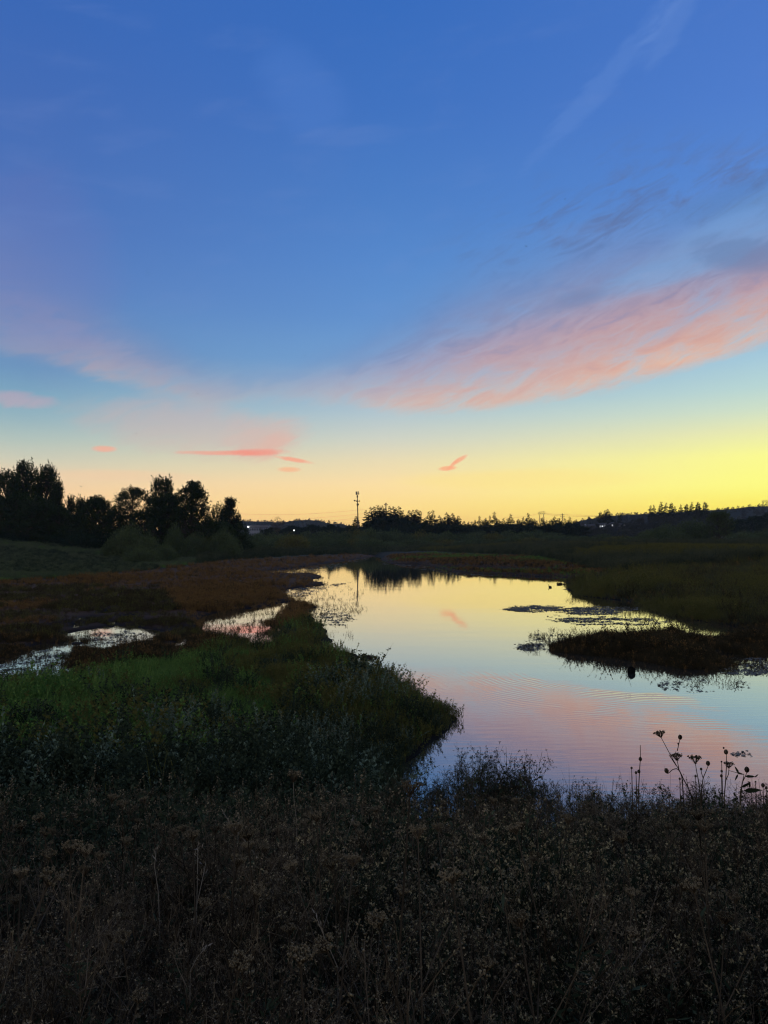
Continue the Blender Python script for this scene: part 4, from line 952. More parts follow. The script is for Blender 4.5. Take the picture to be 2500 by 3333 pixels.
# conifers of the far wood
con = [mesh_conifer(300 + i, 22, [5.4, 6.2, 4.6, 7.0, 5.8][i], 'conifer', [.25, .2, .4, .2, .35][i], 34) for i in range(5)]
def conifers(rows, d, label, group, wk=1.0):
    rows = sorted(rows)
    for i, (px, py) in enumerate(rows):
        dd = d + (i * 37 % 23) - 11
        x, y, z = spot(px, dd); s_ = (ztop(py, dd) - z) / 22
        tree('conifer', con[(i * 3 + int(px)) % 5], x, y, z, label % nth(i, len(rows)), 'conifer', group, (s_ * wk, s_ * wk, s_), px * 1.3)
conifers([(1192, 1657), (1207, 1646), (1218, 1645), (1229, 1641), (1243, 1642), (1253, 1650), (1270, 1643), (1281, 1645), (1288, 1651), (1299, 1644), (1311, 1657), (1214, 1662), (1236, 1656), (1262, 1660), (1322, 1672)], 430, '%s conifer of the tall clump just right of the antenna tower', 'tall conifer clump right of the antenna tower', 1.0)
conifers([(1158, 1677)], 425, 'small lone conifer touching the left side of the antenna tower%.0s', None)
conifers([(1333, 1658), (1344, 1656), (1357, 1655), (1368, 1659)], 440, '%s of four close conifers right of the tall clump', 'four conifers right of the tall clump')
conifers([(1385, 1681), (1397, 1661), (1409, 1657)], 450, '%s conifer of the trio with a gap of sky on either side', 'trio of conifers in mid treeline')
conifers([(1431, 1675), (1442, 1684), (1455, 1665), (1464, 1676), (1474, 1667), (1493, 1676)], 440, '%s conifer of the group above the middle of the pond', 'conifers above the middle of the pond')
conifers([(1526, 1696), (1546, 1690), (1561, 1677), (1580, 1683), (1595, 1676), (1610, 1663)], 455, '%s conifer in the row left of the portal pylon', 'conifers left of the portal pylon')
conifers([(1640, 1684), (1662, 1670), (1688, 1686), (1703, 1680), (1720, 1667), (1738, 1686), (1766, 1682), (1805, 1679), (1819, 1684), (1840, 1684), (1855, 1680), (1876, 1688)], 470, '%s conifer in the low row round the portal pylon', 'low conifers round the portal pylon', 1.1)
fill = [mesh_broad(320 + i, 15.0, 6.5, 0.0, 'dome', 0.35, 60, 11, 6, 0.62, 1.6, 'conifer', 0.15) for i in range(3)]
ft = np.interp
for i, px in enumerate(np.concatenate([np.arange(865, 1180, 21), np.arange(1180, 1320, 15), np.arange(1325, 1900, 20), np.arange(2385, 2560, 20)])):
    py = float(np.interp(px, [860, 905, 960, 1040, 1140, 1180, 1200, 1310, 1330, 1380, 1420, 1500, 1530, 1700, 1880, 2380, 2420, 2500, 2560], [1724, 1722, 1716, 1712, 1716, 1710, 1694, 1690, 1700, 1706, 1706, 1708, 1712, 1710, 1712, 1708, 1690, 1678, 1674])) + 5 * math.sin(px * 1.7)
    d = 410 + (i * 53 % 40)
    x, y, z = spot(float(px), d); s_ = (ztop(py, d) - z) / 15.0
    tree('wood_tree', fill[i % 3], x, y, z, 'dark tree merging into the far wood below the conifer tops', 'tree', 'dark trees of the far wood', (max(0.8, s_), max(.8, s_), s_), i * 1.9)
conifers([(1072, 1690)], 400, 'pointed small conifer standing up from the dark trees left of the tower%.0s', None)
for i, (px, py) in enumerate([(1318, 1684), (1350, 1676), (1382, 1686), (1420, 1686), (1442, 1690), (1484, 1684), (1510, 1694), (1536, 1696), (1570, 1690), (1586, 1692), (1622, 1688), (1632, 1694), (1652, 1686), (1674, 1690), (1694, 1692), (1712, 1686),
                             (1728, 1684), (1748, 1692), (1780, 1692), (1794, 1688), (1812, 1690), (1830, 1692), (1848, 1690), (1866, 1694), (1884, 1696)]):
    d = 425 + (i * 29 % 19); x, y, z = spot(px, d); s_ = (ztop(py, d) - z) / 22
    tree('conifer', con[(i * 2 + 1) % 5], x, y, z, 'lower conifer half sunk in the far wood between the taller tips', 'conifer', 'low conifers sunk in the far wood', (s_ * 1.25, s_ * 1.2, s_), px * 0.9)
for i, px in enumerate(np.arange(1170, 1910, 19)):
    py = 1716 + 4 * math.sin(px * 2.3); d = 385 + (i * 31 % 17); x, y, z = spot(float(px), d); s_ = (ztop(py, d) - z) / 15.0
    tree('wood_tree', fill[(i + 1) % 3], x, y, z, 'dark tree merging into the far wood below the conifer tops', 'tree', 'dark trees of the far wood', (max(0.85, s_), max(.8, s_), s_), i * 2.7)
# leafless tree in front of the left hill
x, y, z = spot(905, 396); H = ztop(1682, 396) - z
tree('bare_tree', mesh_broad(340, H, 3.6, 0.5, 'dome', 0.4, 40, 6, 3, 0.22, 1.4, 'marsh', 0.3), x, y, z, 'thin reddish nearly leafless tree in front of the left hill', 'tree', None)

# ------------------------------------------------------------------ hills
def hill(name, top, d0, d1, d2, mat='hillground', nx=90):
    top = np.array(top, float); pxs = np.linspace(top[0, 0], top[-1, 0], nx)
    zt = np.interp(pxs, top[:, 0], top[:, 1])
    rows_ = [(d0, 0.0), (d0 + .25 * (d1 - d0), .22), (d0 + .5 * (d1 - d0), .52), (d0 + .75 * (d1 - d0), .82), (d1, 1.0), (d1 + .3 * (d2 - d1), .9), (d2, 0.0)]
    V = []
    for d, f in rows_:
        zz = -2 + f * (CAMZ + (HOR - zt) * d1 / F + 2)
        V.append(np.stack([(pxs - CX) / F * d1 * (0.25 + 0.75 * d / d1), np.full(nx, d), zz], -1))
    V = np.array(V); i = np.arange(len(rows_) - 1)[:, None]; j = np.arange(nx - 1)[None]
    mb = MB(); mb.add(V, np.stack([i * nx + j, i * nx + j + 1, (i + 1) * nx + j + 1, (i + 1) * nx + j], -1).reshape(-1, 4))
    o = tag(link(name, smooth(mb.mesh(name, [mat]))), kind='structure')
    def surf(n, fmax=4.0):                       # random points of the slope towards the pond
        a = RNG.uniform(0, fmax, n); b = RNG.uniform(0, nx - 1.01, n)
        ia = a.astype(int); ib = b.astype(int); fa = (a - ia)[:, None]; fb = (b - ib)[:, None]
        return (V[ia, ib] * (1 - fb) + V[ia, ib + 1] * fb) * (1 - fa) + (V[ia + 1, ib] * (1 - fb) + V[ia + 1, ib + 1] * fb) * fa
    def at(px, row=4):
        return np.array([np.interp(px, pxs, V[row, :, k]) for k in range(3)])
    return surf, at
M['hillground'] = plain('hill_soil', (0.018, 0.022, 0.016), 0.95, 0.05, var=0.4, scale=0.05)
sL, atL = hill('hill_left', [(500, 1735), (700, 1705), (790, 1696), (860, 1698), (920, 1701), (960, 1694), (1000, 1692), (1040, 1695), (1075, 1706), (1110, 1704), (1150, 1718), (1300, 1740)], 1000, 1500, 1900)
sR, atR = hill('hill_right', [(1760, 1745), (1860, 1704), (1893, 1694), (1980, 1680), (2061, 1675), (2115, 1672), (2305, 1661), (2387, 1657), (2430, 1650), (2560, 1646), (2800, 1630), (3000, 1660), (3200, 1740)], 760, 1150, 1600)
sN, atN = hill('hill_near_right', [(1830, 1748), (1880, 1726), (1940, 1718), (2040, 1714), (2100, 1700), (2200, 1688), (2300, 1684), (2340, 1700), (2400, 1730), (2460, 1752)], 480, 620, 760)
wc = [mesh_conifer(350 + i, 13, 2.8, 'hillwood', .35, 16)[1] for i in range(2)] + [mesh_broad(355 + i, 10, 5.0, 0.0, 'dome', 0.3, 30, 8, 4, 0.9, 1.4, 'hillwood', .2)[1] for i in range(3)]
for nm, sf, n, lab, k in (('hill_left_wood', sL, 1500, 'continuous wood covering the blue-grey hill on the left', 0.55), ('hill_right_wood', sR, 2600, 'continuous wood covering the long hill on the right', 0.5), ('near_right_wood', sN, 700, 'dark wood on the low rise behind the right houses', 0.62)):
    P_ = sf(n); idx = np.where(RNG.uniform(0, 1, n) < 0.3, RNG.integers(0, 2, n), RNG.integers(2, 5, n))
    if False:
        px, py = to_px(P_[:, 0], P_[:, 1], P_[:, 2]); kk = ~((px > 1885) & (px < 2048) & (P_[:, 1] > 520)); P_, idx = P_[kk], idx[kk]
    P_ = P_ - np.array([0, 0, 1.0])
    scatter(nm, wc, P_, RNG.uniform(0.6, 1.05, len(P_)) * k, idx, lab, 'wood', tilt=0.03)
rid = [(2118, 1643), (2129, 1641), (2153, 1631), (2169, 1634), (2187, 1634), (2198, 1645), (2217, 1640), (2236, 1638), (2253, 1632), (2274, 1632), (2296, 1631)]
for i, (px, py) in enumerate(rid):
    p = atN(px); H = ztop(py, p[1]) - p[2] + 1
    tree('conifer', con[[2, 2, 0, 2, 4, 2, 2, 4, 0, 3, 4][i]], p[0], p[1], p[2] - 1, '%s of the tall conifers standing on the right ridge' % nth(i, len(rid)), 'conifer', 'conifers on the right ridge', (H / 22 * 1.15, H / 22 * 1.15, H / 22), px)
for i, (px, py) in enumerate([(1955, 1663), (1968, 1658), (1979, 1655), (2018, 1666)]):
    p = at_d(px, py, 640); x, y = float(p[0]), 640.0; z = float(atN(px)[2]) - 1.5; H = float(p[2]) - z
    tree('conifer', con[[4, 2, 3, 2][i]], x, y, z, ['leftmost of three conifers above the lit houses', 'middle of three conifers above the lit houses', 'broadest conifer above the lit houses', 'thin lone conifer on the skyline right of the trio above the houses'][i], 'conifer', 'conifers above the lit houses', (H / 22 * 1.1, H / 22 * 1.1, H / 22), px)
# pale raised lane at the right edge
q0, q1 = at_d(2330, 1748, 330), at_d(2900, 1742, 330)
mb = MB(); prof = [(-14, -5.5), (-3, -0.6), (0, 0), (4, 0.15), (12, -5.5)]
V = np.array([[(q[0], q[1] + a, q[2] + b) for q in (q0, q1)] for a, b in prof]); i = np.arange(4)
mb.add(V.reshape(-1, 3), np.stack([i * 2, i * 2 + 1, i * 2 + 3, i * 2 + 2], -1)); M['lane_bank'] = plain('lane_grass', (0.09, 0.09, 0.06), .95, .05, scale=.5)
me = mb.mesh('lane', ['lane_bank', 'lane']); me.polygons.foreach_set('material_index', np.array([0, 1, 1, 0], np.int32)); tag(link('lane', me), kind='structure')

# ------------------------------------------------------------------ buildings
def lit(name, loc, r, label, parent=None):
    mb = MB(); mb.blob((0, 0, 0), r, 0, 8, 6); o = link(name, smooth(mb.mesh(name, ['lamp'])), parent, loc); return o
d = 480; x0, z0 = at_d(812, 1711, d)[[0, 2]]; x1 = at_d(873, 1711, d)[0]; zb = gz((x0 + x1) / 2, d)
b = empty('white_building', ((x0 + x1) / 2, d, zb)); W_ = (x1 - x0) / 2; Hb = z0 - zb
tag(b, 'long white flat-roofed building with dark windows at the foot of the left hill', 'building')
mb = MB(); mb.box(-W_, W_, 0, 9, -1, Hb); link('wall', mb.mesh('wall', ['white_wall']), b)
mb = MB(); mb.box(-W_ - .3, W_ + .3, -.3, 9.3, Hb + .003, Hb + .35); link('roof', mb.mesh('roof', ['white_wall']), b)
mb = MB(); mb.box(-W_ + .1, W_ - .1, -0.06, -0.004, Hb - 1.1, Hb - 0.7); link('dark_band', mb.mesh('dark_band', ['glass']), b)
mb = MB(); mb.box(0, 0.62, -0.05, 0, 0, 1.5); wm = mb.mesh('window', ['glass'])
for k in range(10): link('window', wm, b, (-W_ + 0.5 + k * (2 * W_ - 1.2) / 9.6, -0.003, Hb - 3.0))
for k in range(10): link('window', wm, b, (-W_ + 0.5 + k * (2 * W_ - 1.2) / 9.6, -0.003, Hb - 6.2))
mb = MB(); mb.box(0.9, 1.4, -0.3, -0.004, -1, Hb - .72); mb.box(W_ - 1.2, W_ - .8, -0.3, -0.004, -1, Hb - .72); link('drainpipe', mb.mesh('drainpipe', ['roof']), b)
f = empty('floodlight', (float(at_d(808, 1716, d - 1)[0]), d - 1, gz(x0, d))); hz = float(at_d(808, 1716, d - 1)[2]) - f.location[2]
tag(f, 'small white floodlight glowing at the left end of the white building', 'light')
mb = MB(); mb.tube(np.array([[0, 0, -.3], [0, 0, hz]]), [0.1, 0.07], 6); link('pole', mb.mesh('pole', ['steel']), f)
mb = MB(); mb.box(-.5, .5, -.25, .1, hz, hz + .5); link('lamp_head', mb.mesh('lamp_head', ['lamp']), f)
d = 300; q = at_d(958, 1727, d); zb = gz(q[0], d)
f = empty('street_lamp', (float(q[0]), d, zb)); hz = float(q[2]) - zb; tag(f, 'bright white street lamp shining among the far left bushes', 'street lamp')
mb = MB(); mb.tube(np.array([[0, 0, -.3], [0, 0, hz], [0, -.9, hz + .25]]), [0.09, 0.06, .05], 6); link('pole', mb.mesh('pole', ['steel']), f)
mb = MB(); mb.box(-.16, .16, -1.35, -.75, hz + .28, hz + .40); link('housing', mb.mesh('housing', ['steel']), f)
lit('lamp', (0, -1.05, hz + .1), .22, '', f)
def house(px0, px1, pyb, pyt, d, label, lights, gable=True, wall='siding'):
    x0, x1 = at_d(px0, pyb, d)[0], at_d(px1, pyb, d)[0]; w2 = float(x1 - x0) / 2; cx = float(x0 + x1) / 2
    zb = float(at_d(px0, pyb, d)[2]); zt = float(at_d(px0, pyt, d)[2]); he = (zt - zb) * 0.6; D = 7.0
    r = empty('house', (cx, d, zb)); tag(r, label, 'house', 'houses on the right slope')
    mb = MB(); mb.box(-w2, w2, 0, D, -5, he)
    if not gable: mb.add([(-w2, 0, he), (-w2, D, he), (-w2, D / 2, zt - zb - .05), (w2, 0, he), (w2, D, he), (w2, D / 2, zt - zb - .05)], [(0, 1, 2), (3, 5, 4)])
    link('wall', mb.mesh('wall', [wall]), r)
    mb = MB(); ht = zt - zb; e = .45
    if gable:                                    # ridge runs left-right? no: gable faces the pond
        for s_ in (-1, 1): mb.add([(s_ * (w2 + e), -e, he - .15), (s_ * (w2 + e), D + e, he - .15), (0, D + e, ht), (0, -e, ht), (s_ * (w2 + e), -e, he + .1), (s_ * (w2 + e), D + e, he + .1), (0, D + e, ht + .25), (0, -e, ht + .25)], [(0, 1, 2, 3), (4, 7, 6, 5), (0, 3, 7, 4), (1, 5, 6, 2), (0, 4, 5, 1)])
        mg = MB(); mg.add([(-w2, 0.002, he), (w2, 0.002, he), (0, 0.002, ht - .05)], [(0, 1, 2)]); link('gable', mg.mesh('gable', [wall]), r)
    else:
        for y0, y1 in ((-e, D / 2), (D + e, D / 2)): mb.add([(-w2 - e, y0, he - .1), (w2 + e, y0, he - .1), (w2 + e, y1, ht), (-w2 - e, y1, ht), (-w2 - e, y0, he + .12), (w2 + e, y0, he + .12), (w2 + e, y1, ht + .22), (-w2 - e, y1, ht + .22)], [(0, 1, 2, 3), (4, 7, 6, 5), (0, 4, 5, 1), (0, 3, 7, 4), (1, 5, 6, 2)])
    link('roof', mb.mesh('roof', ['roof']), r)
    mb = MB(); mb.box(-.6, .6, -0.06, -.003, -.6, .6); wl = mb.mesh('window', ['litwindow']); mb = MB(); mb.box(-.5, .5, -0.06, -.003, -.6, .6); wd = mb.mesh('window', ['glass'])
    for px, py in lights:
        q = at_d(px, py, d); link('lit_window', wl, r, (float(q[0]) - cx, 0, float(q[2]) - zb))
    for k in (-.6, .6): link('window', wd, r, (k * w2, 0, he * .35 - 1.2))
house(1888, 1901, 1722, 1702, 590, 'small grey house leftmost on the right slope, beside the pale round-topped tank', [])
house(1914, 1938, 1722, 1706, 585, 'low grey house without lights between the pale tank and the house with three lit windows', [], False)
house(1946, 1976, 1722, 1703, 590, 'house with three small lit windows in a row on the right slope', [(1953, 1713.5), (1961, 1712.5), (1969, 1711.5)], False)
house(1984, 2020, 1720, 1700, 595, 'wide gabled house with one bright light at its centre', [(1994, 1710.5)])
house(2022, 2042, 1720, 1704, 600, 'small house at the right end of the row with a single lit window', [(2032, 1709)], False)
q = at_d(1905, 1722, 588); tk = empty('storage_tank', tuple(map(float, q))); tag(tk, 'pale round-topped tank standing between two grey houses', 'tank')
mb = MB(); mb.tube(np.array([[0, 0, -4], [0, 0, 2.6]]), [1.0, 1.0], 14); link('shell', mb.mesh('shell', ['white_wall']), tk)
mb = MB(); mb.blob((0, 0, 2.6), (1.04, 1.04, 1.3), 0, 14, 8); link('dome', smooth(mb.mesh('dome', ['white_wall'])), tk)

# ------------------------------------------------------------------ antenna tower
d = 400; q = at_d(1167.5, 1700, d); zb = gz(q[0], d); th = ztop(1601, d) - zb; lean = -math.radians(1.6)
t = empty('antenna_tower', (float(q[0]), d, zb)); t.rotation_euler[1] = lean
tag(t, 'slim pole carrying phone antennas in two tiers above the far treeline', 'antenna tower')
mb = MB(); mb.tube(np.array([[0, 0, -.3], [0, 0, th * .55], [0, 0, th - 1.4]]), [.42, .30, .18], 10); link('pole', mb.mesh('pole', ['steel']), t)
def panelmesh(w_, h_, dd): mb = MB(); mb.box(-w_, w_, -dd, dd, -h_, h_); return mb.mesh('antenna_panel', ['antenna'])
pm = panelmesh(.12, .85, .08); ps = panelmesh(.12, .5, .08)
def tier(z, r, n, me, off=0.0, ring=True):
    mb = MB()
    for k in range(3):
        a0, a1 = off + k * 2 * math.pi / 3, off + (k + 1) * 2 * math.pi / 3
        p0 = np.array([r * math.cos(a0), r * math.sin(a0), z]); p1 = np.array([r * math.cos(a1), r * math.sin(a1), z]); mb.tube(np.array([p0, p1]), [.07, .07], 5)
        mb.tube(np.array([[0, 0, z], (p0 + p1) / 2]), [.08, .08], 5)
    if ring: link('platform', mb.mesh('platform', ['steel']), t)
    for k in range(3):
        a0, a1 = off + k * 2 * math.pi / 3, off + (k + 1) * 2 * math.pi / 3
        for j in range(n):
            f = (j + .5) / n if n > 1 else .5; p = np.array([math.cos(a0), math.sin(a0)]) * r * (1 - f) + np.array([math.cos(a1), math.sin(a1)]) * r * f
            p = p * 1.06; o = link('antenna_panel', me, t, (float(p[0]), float(p[1]), z + .35)); o.rotation_euler[2] = (a0 + a1) / 2 + math.pi / 2
tier(th - .95, 1.15, 2, pm, .25); tier(th - 2.7, .6, 1, ps, .9); tier(th - 5.0, 1.35, 2, ps, .1); tier(th - 6.9, .75, 1, ps, 0.4)
mb = MB(); mb.tube(np.array([[0, 0, -.12], [0, 0, .12]]), [.45, .42], 12); dm = mb.mesh('dish', ['antenna'])
for xx, zz in ((-1.45, th - 4.5), (.35, th - 6.5)):
    o = link('dish', dm, t, (xx, -.45, zz)); o.rotation_euler[0] = math.pi / 2

# ------------------------------------------------------------------ pylons and lines
M['farsteel'] = plain('haze_tinted_steel', (0.22, 0.14, 0.10), .7, .3, .2, .2)  # pinkish-brown of distant haze and dusk glow painted into the steel colour
def bars(segs, r): 
    mb = MB()
    for a, b_ in segs: mb.tube(np.array([a, b_], float), [r, r], 4)
    return mb
def portal(px, pyt, pyb, halfw_px, d, label, zb=None):
    q = at_d(px, pyt, d); H = 0; zb = gz(q[0], d) if zb is None else zb; H = float(q[2]) - zb; w_ = halfw_px * d / F
    r = empty('portal_pylon', (float(q[0]), d, zb)); tag(r, label, 'pylon', None)
    for s_ in (-1, 1):
        L = [((s_ * w_ * .72 + a, b_, 0), (s_ * w_ * .5 + a * .3, b_ * .3, H - 3.4)) for a in (-.9, .9) for b_ in (-.9, .9)]
        for k in range(6):
            z0, z1 = H * k / 7.5, H * (k + 1) / 7.5; L.append(((s_ * w_ * .7 - .8, 0, z0), (s_ * w_ * .66 + .7, 0, z1)))
        link('leg', bars(L, .14).mesh('leg', ['farsteel']), r)
    zc = H - 3.2; L = []
    for yy in (-.6, .6): L += [((-w_, yy, zc), (w_, yy, zc)), ((-w_ * .75, yy, zc + 2.2), (w_ * .95, yy, zc + 3.0))]
    xs_ = np.linspace(-w_, w_, 9)
    for k in range(8): L.append(((xs_[k], 0, zc if k % 2 else zc + 2.4), (xs_[k + 1], 0, zc + 2.4 if k % 2 else zc)))
    link('crossarm', bars(L, .16).mesh('crossarm', ['farsteel']), r)
    L = [((xx, 0, zc), (xx + .3, 0, zc - 2.2)) for xx in (-w_ * .85, 0, w_ * .85)]
    for l in L: link('insulator', bars([l], .12).mesh('insulator', ['farsteel']), r)
    return r
portal(1763, 1664, 1700, 12, 1000, 'portal-shaped lattice pylon rising behind the far treeline')
def mast(px, pyt, d, arms, label, zb=None, w0=1.6):
    q = at_d(px, pyt, d); zb = gz(q[0], d) if zb is None else zb; H = float(q[2]) - zb
    r = empty('lattice_mast', (float(q[0]), d, zb)); tag(r, label, 'pylon', None); L = []
    for a in (-1, 1):
        for b_ in (-1, 1): L.append(((a * w0, b_ * w0, 0), (a * .25, b_ * .25, H)))
    for k in range(10):
        f0, f1 = k / 10, (k + 1) / 10; a0, a1 = w0 * (1 - f0) + .25 * f0, w0 * (1 - f1) + .25 * f1; s_ = 1 if k % 2 else -1
        L += [((-a0 * s_, -a0, H * f0), (a1 * s_, -a1, H * f1)), ((-a0 * s_, a0, H * f0), (a1 * s_, a1, H * f1))]
    link('tower_body', bars(L, .12).mesh('tower_body', ['farsteel']), r)
    for dz_, hw in arms: link('crossarm', bars([((-hw, 0, H - dz_), (hw, 0, H - dz_)), ((-hw, 0, H - dz_), (0, 0, H - dz_ + 1)), ((hw, 0, H - dz_), (0, 0, H - dz_ + 1))], .13).mesh('crossarm', ['farsteel']), r)
mast(1831, 1671, 1100, ((2.0, 2.6), (4.6, 3.4), (7.0, 2.8)), 'faint double-circuit lattice pylon right of the portal pylon')
mast(1256, 1636, 470, ((1.4, 1.2),), 'thin lattice mast poking up through the tall conifer clump', w0=1.0)
p = atR(2490); portal(2490, 1627, 1650, 11, float(p[1]), 'portal-shaped pylon on the skyline of the right hill', float(p[2]) - 2)
def cable(pts, d, label, r=0.05, sag=None):
    P_ = at_d(np.array([a for a, _ in pts], float), np.array([b_ for _, b_ in pts], float), d)
    tt_ = np.linspace(0, 1, len(P_)); T = np.linspace(0, 1, 24)
    co = [np.polyfit(tt_, P_[:, k], min(2, len(P_) - 1)) for k in range(3)]
    mb = MB(); mb.tube(np.stack([np.polyval(c, T) for c in co], -1), np.full(24, r), 4)
    tag(link('power_line', mb.mesh('power_line', ['farsteel'])), label, 'power line', 'power lines across the far sky')
cable([(740, 1669), (880, 1676), (1100, 1667), (1256, 1648)], 470, 'topmost cable sagging across the sky left of the antenna tower', .035)
cable([(1010, 1687), (1100, 1680), (1256, 1664)], 470, 'second cable down, left of the antenna tower', .035)
cable([(1050, 1697), (1110, 1692), (1256, 1676)], 470, 'lowest cable left of the antenna tower, just over the trees', .035)
cable([(1640, 1686), (1700, 1682), (1752, 1672)], 1000, 'cable running left from the portal pylon', .11)
cable([(1774, 1669), (1831, 1675), (1990, 1678)], 1000, 'upper cable running right from the portal pylon', .11)
cable([(1774, 1672), (1831, 1679), (1960, 1681)], 1000, 'lower cable running right from the portal pylon', .11)

# ------------------------------------------------------------------ birds
def bird(px, py, d, span, rz, dih, label):
    mb = MB(); q = at_d(px, py, d)
    mb.tube(np.array([[0, -.5, .02], [0, -.36, .03], [0, -.1, 0], [0, .25, 0], [0, .5, .02]]) * span * .5, np.array([.015, .06, .11, .07, .01]) * span, 7)
    for s_ in (-1, 1):
        c = [(0.04, .16, .02), (.28, .2, dih * .6), (.5, .02, dih), (.26, -.06, dih * .6), (.04, -.12, .02)]
        V = np.array([(s_ * a * span, -b_ * span, c_ * span) for a, b_, c_ in c]); V = np.concatenate([V + [0, 0, .008 * span], V - [0, 0, .008 * span]])
        mb.add(V, [(0, 1, 3, 4), (5, 9, 8, 6), (0, 5, 6, 1), (3, 8, 9, 4)]); mb.add(V, [(1, 2, 3), (6, 8, 7), (1, 6, 7), (1, 7, 2), (2, 7, 8), (2, 8, 3)])
    o = link('bird', smooth(mb.mesh('bird', ['feather'])), None, tuple(map(float, q))); o.rotation_euler[2] = rz
    tag(o, label, 'bird', 'tiny birds in the sky')
for a in [(264, 1584, 60, .34, .4, .3, 'small dark bird flying just right of the tall cottonwoods'), (482, 889, 70, .22, 1.0, .2, 'tiny dark bird high over the left of the sky'), (1713, 802, 70, .26, .2, .25, 'tiny bird in the blue above the pink cloud, upper right'),
          (1839, 648, 75, .22, 1.3, .1, 'highest tiny bird at upper right'), (993, 1159, 70, .22, .1, .2, 'tiny bird near the centre of the sky'), (643, 1281, 75, .22, .8, .15, 'tiny bird beside the left end of the pink bank'),
          (443, 1412, 75, .26, 0, .12, 'tiny bird over the faint pink haze at left'), (1974, 1391, 75, .22, .5, .1, 'tiny bird in the yellow sky below the big cloud')]: bird(*a)

# ------------------------------------------------------------------ on the water
q = on_z(2056, 2190); mb = MB()
mb.blob((0, 0, 0.06), (0.12, 0.11, 0.135), 0, 14, 10, 0.06, np.random.default_rng(5))
o = link('rock', smooth(mb.mesh('rock', ['rock'])), None, tuple(map(float, q))); tag(o, 'black rounded rock breaking the water below the dark islet, rings round it', 'rock')
def duck(px, py, label):
    q = on_z(px, py); mb = MB()
    mb.tube(np.array([[-.20, 0, .07], [-.15, 0, .055], [-.06, 0, .05], [.06, 0, .05], [.13, 0, .06], [.16, 0, .10], [.165, 0, .16], [.175, 0, .20]]), [.012, .045, .075, .075, .055, .032, .026, .02], 9)
    mb.blob((.185, 0, .205), (.036, .03, .03), 0, 8, 6); mb.tube(np.array([[.205, 0, .2], [.25, 0, .192]]), [.014, .004], 5)
    o = link('duck', smooth(mb.mesh('duck', ['feather'])), None, tuple(map(float, q + [0, 0, -.01]))); o.rotation_euler[2] = 2.0; o.scale = (1.15,) * 3; tag(o, label, 'duck')
duck(1791, 1912, 'small dark duck swimming on the golden water near the right bank')
tf = mesh_shrub(401, .35, .5, 260, 'darkmarsh', .12, .8, 4)
for px, py, s_, lab in [(1822, 1902, 1.0, 'small floating tuft of weed just off the tip of the right bank'), (1195, 2141, .8, 'low grassy tussock standing off the tip of the left bank'), (2270, 2235, .25, 'tiny weed tuft in open water below the islet')]:
    q = on_z(px, py); k = s_; tree('weed_tuft', tf, q[0], q[1], -.04, lab, 'tussock', None, (k, k, k * .8), px, 'foliage')

# ------------------------------------------------------------------ wild carrot and other tall stalks at the near edge
def path3(pts, d): return at_d(np.array([p[0] for p in pts], float), np.array([p[1] for p in pts], float), d)
def smooth_path(P_, n=14):
    t = np.linspace(0, 1, len(P_)); T = np.linspace(0, 1, n)
    return np.stack([np.interp(T, t, P_[:, k]) for k in range(3)], -1) if len(P_) < 3 else np.stack([np.polyval(np.polyfit(t, P_[:, k], min(3, len(P_) - 1)), T) for k in range(3)], -1)
def umbel(tip, axis, R, seed, n=26):
    """open cup of dry rays, each ending in a small bristly umbellet"""
    rng = np.random.default_rng(seed); mb = MB(); axis = unit(np.asarray(axis, float)); e1 = unit(np.cross(axis, [0, 1, 0.1])); e2 = np.cross(axis, e1)
    for k in range(n):
        a = 2 * math.pi * k / n + rng.normal(0, .1); f = math.sqrt((k % 5 + 1) / 5); L = R * 1.25 * rng.uniform(.85, 1.12)
        rd = math.cos(a) * e1 + math.sin(a) * e2; e = tip + axis * L * (.95 - .15 * f) + rd * R * f * rng.uniform(.85, 1.1)
        m_ = tip + axis * L * .45 + rd * R * f * .62
        mb.tube(np.array([tip, m_, e]), [.0016, .0012, .001], 3, 0, cap=False)
        for _ in range(7): c = e + rng.normal(0, R * .10, 3); mb.blob(c, R * .085 * rng.uniform(.6, 1.2), 1, 5, 3, .3, rng)
    for k in range(9):
        a = rng.uniform(0, 6.28); rd = math.cos(a) * e1 + math.sin(a) * e2; mb.quads(leaf_cards(tip[None] - axis * .003, (rd + axis * .5)[None], R * .5, R * .03, rng), 0)
    return mb.mesh('umbel', ['drystem', 'seed'])
def nest(tip, axis, R, seed):
    """closed bird's-nest head"""
    rng = np.random.default_rng(seed); mb = MB(); axis = unit(np.asarray(axis, float)); e1 = unit(np.cross(axis, [0, 1, 0.1])); e2 = np.cross(axis, e1)
    for k in range(22):
        a = 2 * math.pi * k / 22 + rng.normal(0, .1); rd = math.cos(a) * e1 + math.sin(a) * e2; S_ = [0, .25, .55, .85, 1.0]; W_ = [.05, .75, 1.0, .72, .25]
        mb.tube(np.array([tip + axis * R * 2.7 * s_ + rd * R * w_ * rng.uniform(.92, 1.05) for s_, w_ in zip(S_, W_)]), [.0012, .0022, .0026, .0024, .0018], 4, 0)
    mb.blob(tip + axis * R * 1.45, (R * .82, R * .82, R * 1.15), 1, 9, 7, .15, rng)
    for _ in range(26): mb.blob(tip + axis * R * rng.uniform(1.2, 2.7) + rng.normal(0, R * .35, 3), R * .16, 1, 5, 3, .3, rng)
    return mb.mesh('seed_nest', ['drystem', 'seed'])
def O4(x, y): return (2050 + x * .2712, 2330 + y * .2712)      # from the enlarged view to photo pixels
